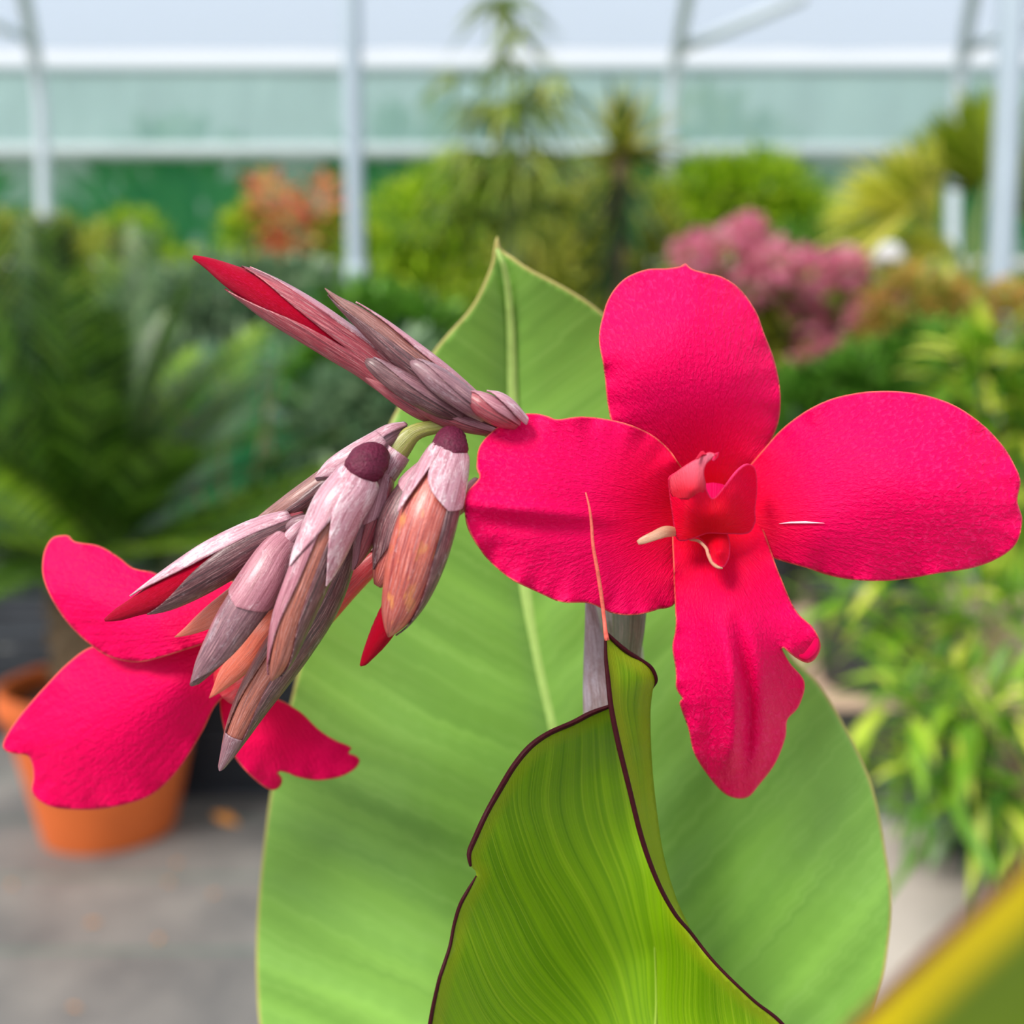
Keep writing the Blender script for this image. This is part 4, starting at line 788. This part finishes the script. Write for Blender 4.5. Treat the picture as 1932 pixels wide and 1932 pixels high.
# lance leaved plants on the right, close
def lance(px, dist, label, blobs, mat, n, L, w, pot):
    return shrub(px, dist, label, blobs, mat, n, L, w, 'lance_leaved_plant', pot, droop=.35, upb=.35, lo=.1, seg=4, stem_r=.005)
LG = fol_mat('lance leaves', [(40, 78, 22), (84, 128, 28), (124, 160, 40), (190, 196, 76)], .4)
lance(1880, 2.3, 'leafy bright green plant at the right edge behind the right petal', [(1880, 780, 80, 110), (1930, 900, 70, 110), (1860, 700, 70, 50)], LG, 420, .16, .026, (.15, .26))
lance(2080, 1.86, 'lance leaved plant below the right petal over the slatted bench', [(1850, 1140, 150, 70), (1930, 1180, 110, 110), (1800, 1200, 120, 60), (1640, 1130, 90, 50), (1570, 1190, 60, 70)], LG, 190, .15, .022, (.15, .26))
lance(2080, 1.55, 'lance leaved plant low at right beside the pale path', [(1840, 1330, 130, 90), (1900, 1430, 110, 110), (1760, 1440, 90, 80), (1700, 1330, 60, 60), (1830, 1540, 90, 50)], LG, 230, .13, .018, (.12, .2))
lance(2000, 2.12, 'grey green trailing plant at the lower right edge', [(1880, 1480, 130, 90), (1760, 1480, 80, 60)], GG, 420, .09, .014, (.13, .2))

# slatted wooden bench behind
WOOD = plain('weathered plank', (188, 160, 138), .75, noise=.2, nscale=9)
bz = BZ; bx = BX
bench = empty('slatted_bench', (bx, 3.2, 0), 'low weathered wooden slatted bench behind the lance leaved plants', 'bench')
for k in range(8):
    yk = 2.40+.21*k; box('slat', (bx, yk, bz+.004*math.sin(k*2.2)), (1.5, .145, .028), WOOD, bench, .004)
for sx in (-.65, 0, .65): box('bearer', (bx+sx, 3.13, bz-.05), (.06, 1.6, .07), WOOD, bench)
for sx in (-.65, .65):
    for yy in (2.42, 3.8): box('leg', (bx+sx, yy, (bz-.08)/2), (.07, .07, bz-.08), WOOD, bench)

CRATE = plain('black crate plastic', (40, 44, 52), .5, noise=.12, nscale=10)
def crate(px, d, z, label, w=.56, h=.15):
    x = xat(px, d, .3); root = empty('plastic_crate', (x, d+.2, z), label, 'crate', 'stacked black crates'); c = np.array([x, d+.2, z])
    box('base', c+[0, 0, .011], (w-.02, .38, .018), CRATE, root)
    for sy in (-.19, .19):
        for k in range(3): box('slat', c+[0, sy, .03+.048*k], (w, .012, .034), CRATE, root, .003)
    for sx in (-1, 1):
        for k in range(3): box('slat', c+[sx*(w/2-.006), 0, .03+.048*k], (.012, .37, .034), CRATE, root, .003)
        for sy in (-1, 1): box('corner_post', c+[sx*(w/2-.02), sy*.178, h/2], (.03, .024, h-.004), CRATE, root)
    return root
for (px_, d_, wh) in ((480, 2.62, 'right of the terracotta pot'), (20, 3.1, 'at the far left behind the terracotta pot')):
    for k, nm in enumerate(('bottom', 'middle', 'top')): crate(px_, d_, .151*k+.001, nm+' black plastic crate of the stack '+wh)
# dark nursery pots on the floor behind the sago palm
lab = ['dark leafy plant in a black pot behind the sago palm fronds', 'dark leafy plant in a black pot behind the drooping buds', 'dark leafy plant in a black pot half hidden by the broad leaf', 'dark leafy plant in a black pot behind the sago trunk']
for k, (px_, d_) in enumerate(((330, 3.45), (540, 4.0), (770, 3.7), (100, 3.8))):
    r_ = plant('nursery_plant', px_, d_, lab[k], 'plant', (.2, .36)); c = np.array(r_.location)
    p_, dd = sph(260, c+[0, 0, .62], (.2, .2, .26), .1); stems(r_, [c+[0.02, 0, .6], c+[-.05, .03, .55]], .008); leafmesh('foliage', p_, dd+[0, 0, .6], .11, .03, DG, r_)

# fallen leaves
FAL = plain('fallen leaf', (214, 140, 60), .7, noise=.25, nscale=60)
def fleaf():
    V = []; F = []
    for k in range(7):
        t = k/6; w = .012*math.sin(math.pi*min(1, t*.95+.03)); V += [(-.03+.06*t, -w, .006*math.sin(t*3)+.003), (-.03+.06*t, 0, .004*math.sin(t*3)+.001), (-.03+.06*t, w, .007*math.sin(t*3)+.003)]
    for k in range(6): a = 3*k; F += [(a, a+1, a+4, a+3), (a+1, a+2, a+5, a+4)]
    return mesh_obj('fallen_leaf', V, F, FAL, solid=.0006)
proto = None
spots = [(425, 1556, 'orange dry leaf lying upright by the terracotta pot'), (335, 1632, 'upper of two close dry leaf scraps below the orange leaf'), (318, 1668, 'lower of two close dry leaf scraps below the orange leaf'), (405, 1690, 'dry leaf scrap on the fabric closest to the broad leaf edge'), (22, 1672, 'dry leaf scrap on the fabric at the left picture edge'), (175, 1745, 'dry leaf scrap midway between pot and bottom picture edge'), (300, 1775, 'dry leaf scrap on the fabric below the two close scraps'), (140, 1905, 'dry leaf scrap on the fabric at the bottom picture edge')]
def ground_at(px, py):
    d = FWD+(px-CX)/FPX*RIGHT-(py-CY)/FPX*UP; t = -CAMZ/d[2]; return CAM+d*t
for k, (a_, b_, lb) in enumerate(spots):
    g = ground_at(a_, b_); o = proto.copy() if proto else fleaf()
    if proto: col.objects.link(o)
    proto = proto or o
    o.location = (g[0], g[1], .003 if k else .012); o.rotation_euler = (0 if k else .5, 0 if k else .4, k*1.3); o.scale = (1.2,)*3 if k == 0 else ((.38,)*3 if k != 5 else (.45,)*3)
    tag(o, lb, 'leaf', 'dry leaves on the ground fabric')

# hedge and trees beyond the net
def hedge(x, y, z, r, n, mat, label):
    root = empty('outside_tree', (x, y, 0), label, 'tree'); tube('trunk', [(x, y, -.02), (x, y, z)], [.12, .07], BARK, root, 8)
    p_, dd = sph(n, (x, y, z), r, .5); p_[:, 2] = np.maximum(p_[:, 2], .1); leafmesh('crown', p_, dd+[0, 0, .4], .42, .2, mat, root, .2, 2)
hedge(-6.3, 10.2, 2.0, (1.3, .8, 2.0), 1100, YG, 'bright bush seen through the green net at far left')
hedge(-4.2, 12.8, 2.3, (1.7, .8, 2.2), 1100, MG, 'bush seen through the green net left of the centre post')
hedge(-.8, 10.2, 2.0, (1.5, .8, 1.9), 1100, MG, 'bush seen through the green net behind the tall feathery plant')
hedge(2.4, 12.8, 2.5, (1.7, .8, 2.3), 1300, OL, 'bush seen through the green net behind the yellow green bush')
hedge(5.0, 10.2, 2.2, (1.3, .9, 1.9), 1300, OL, 'bush seen through the green net behind the fan palm')
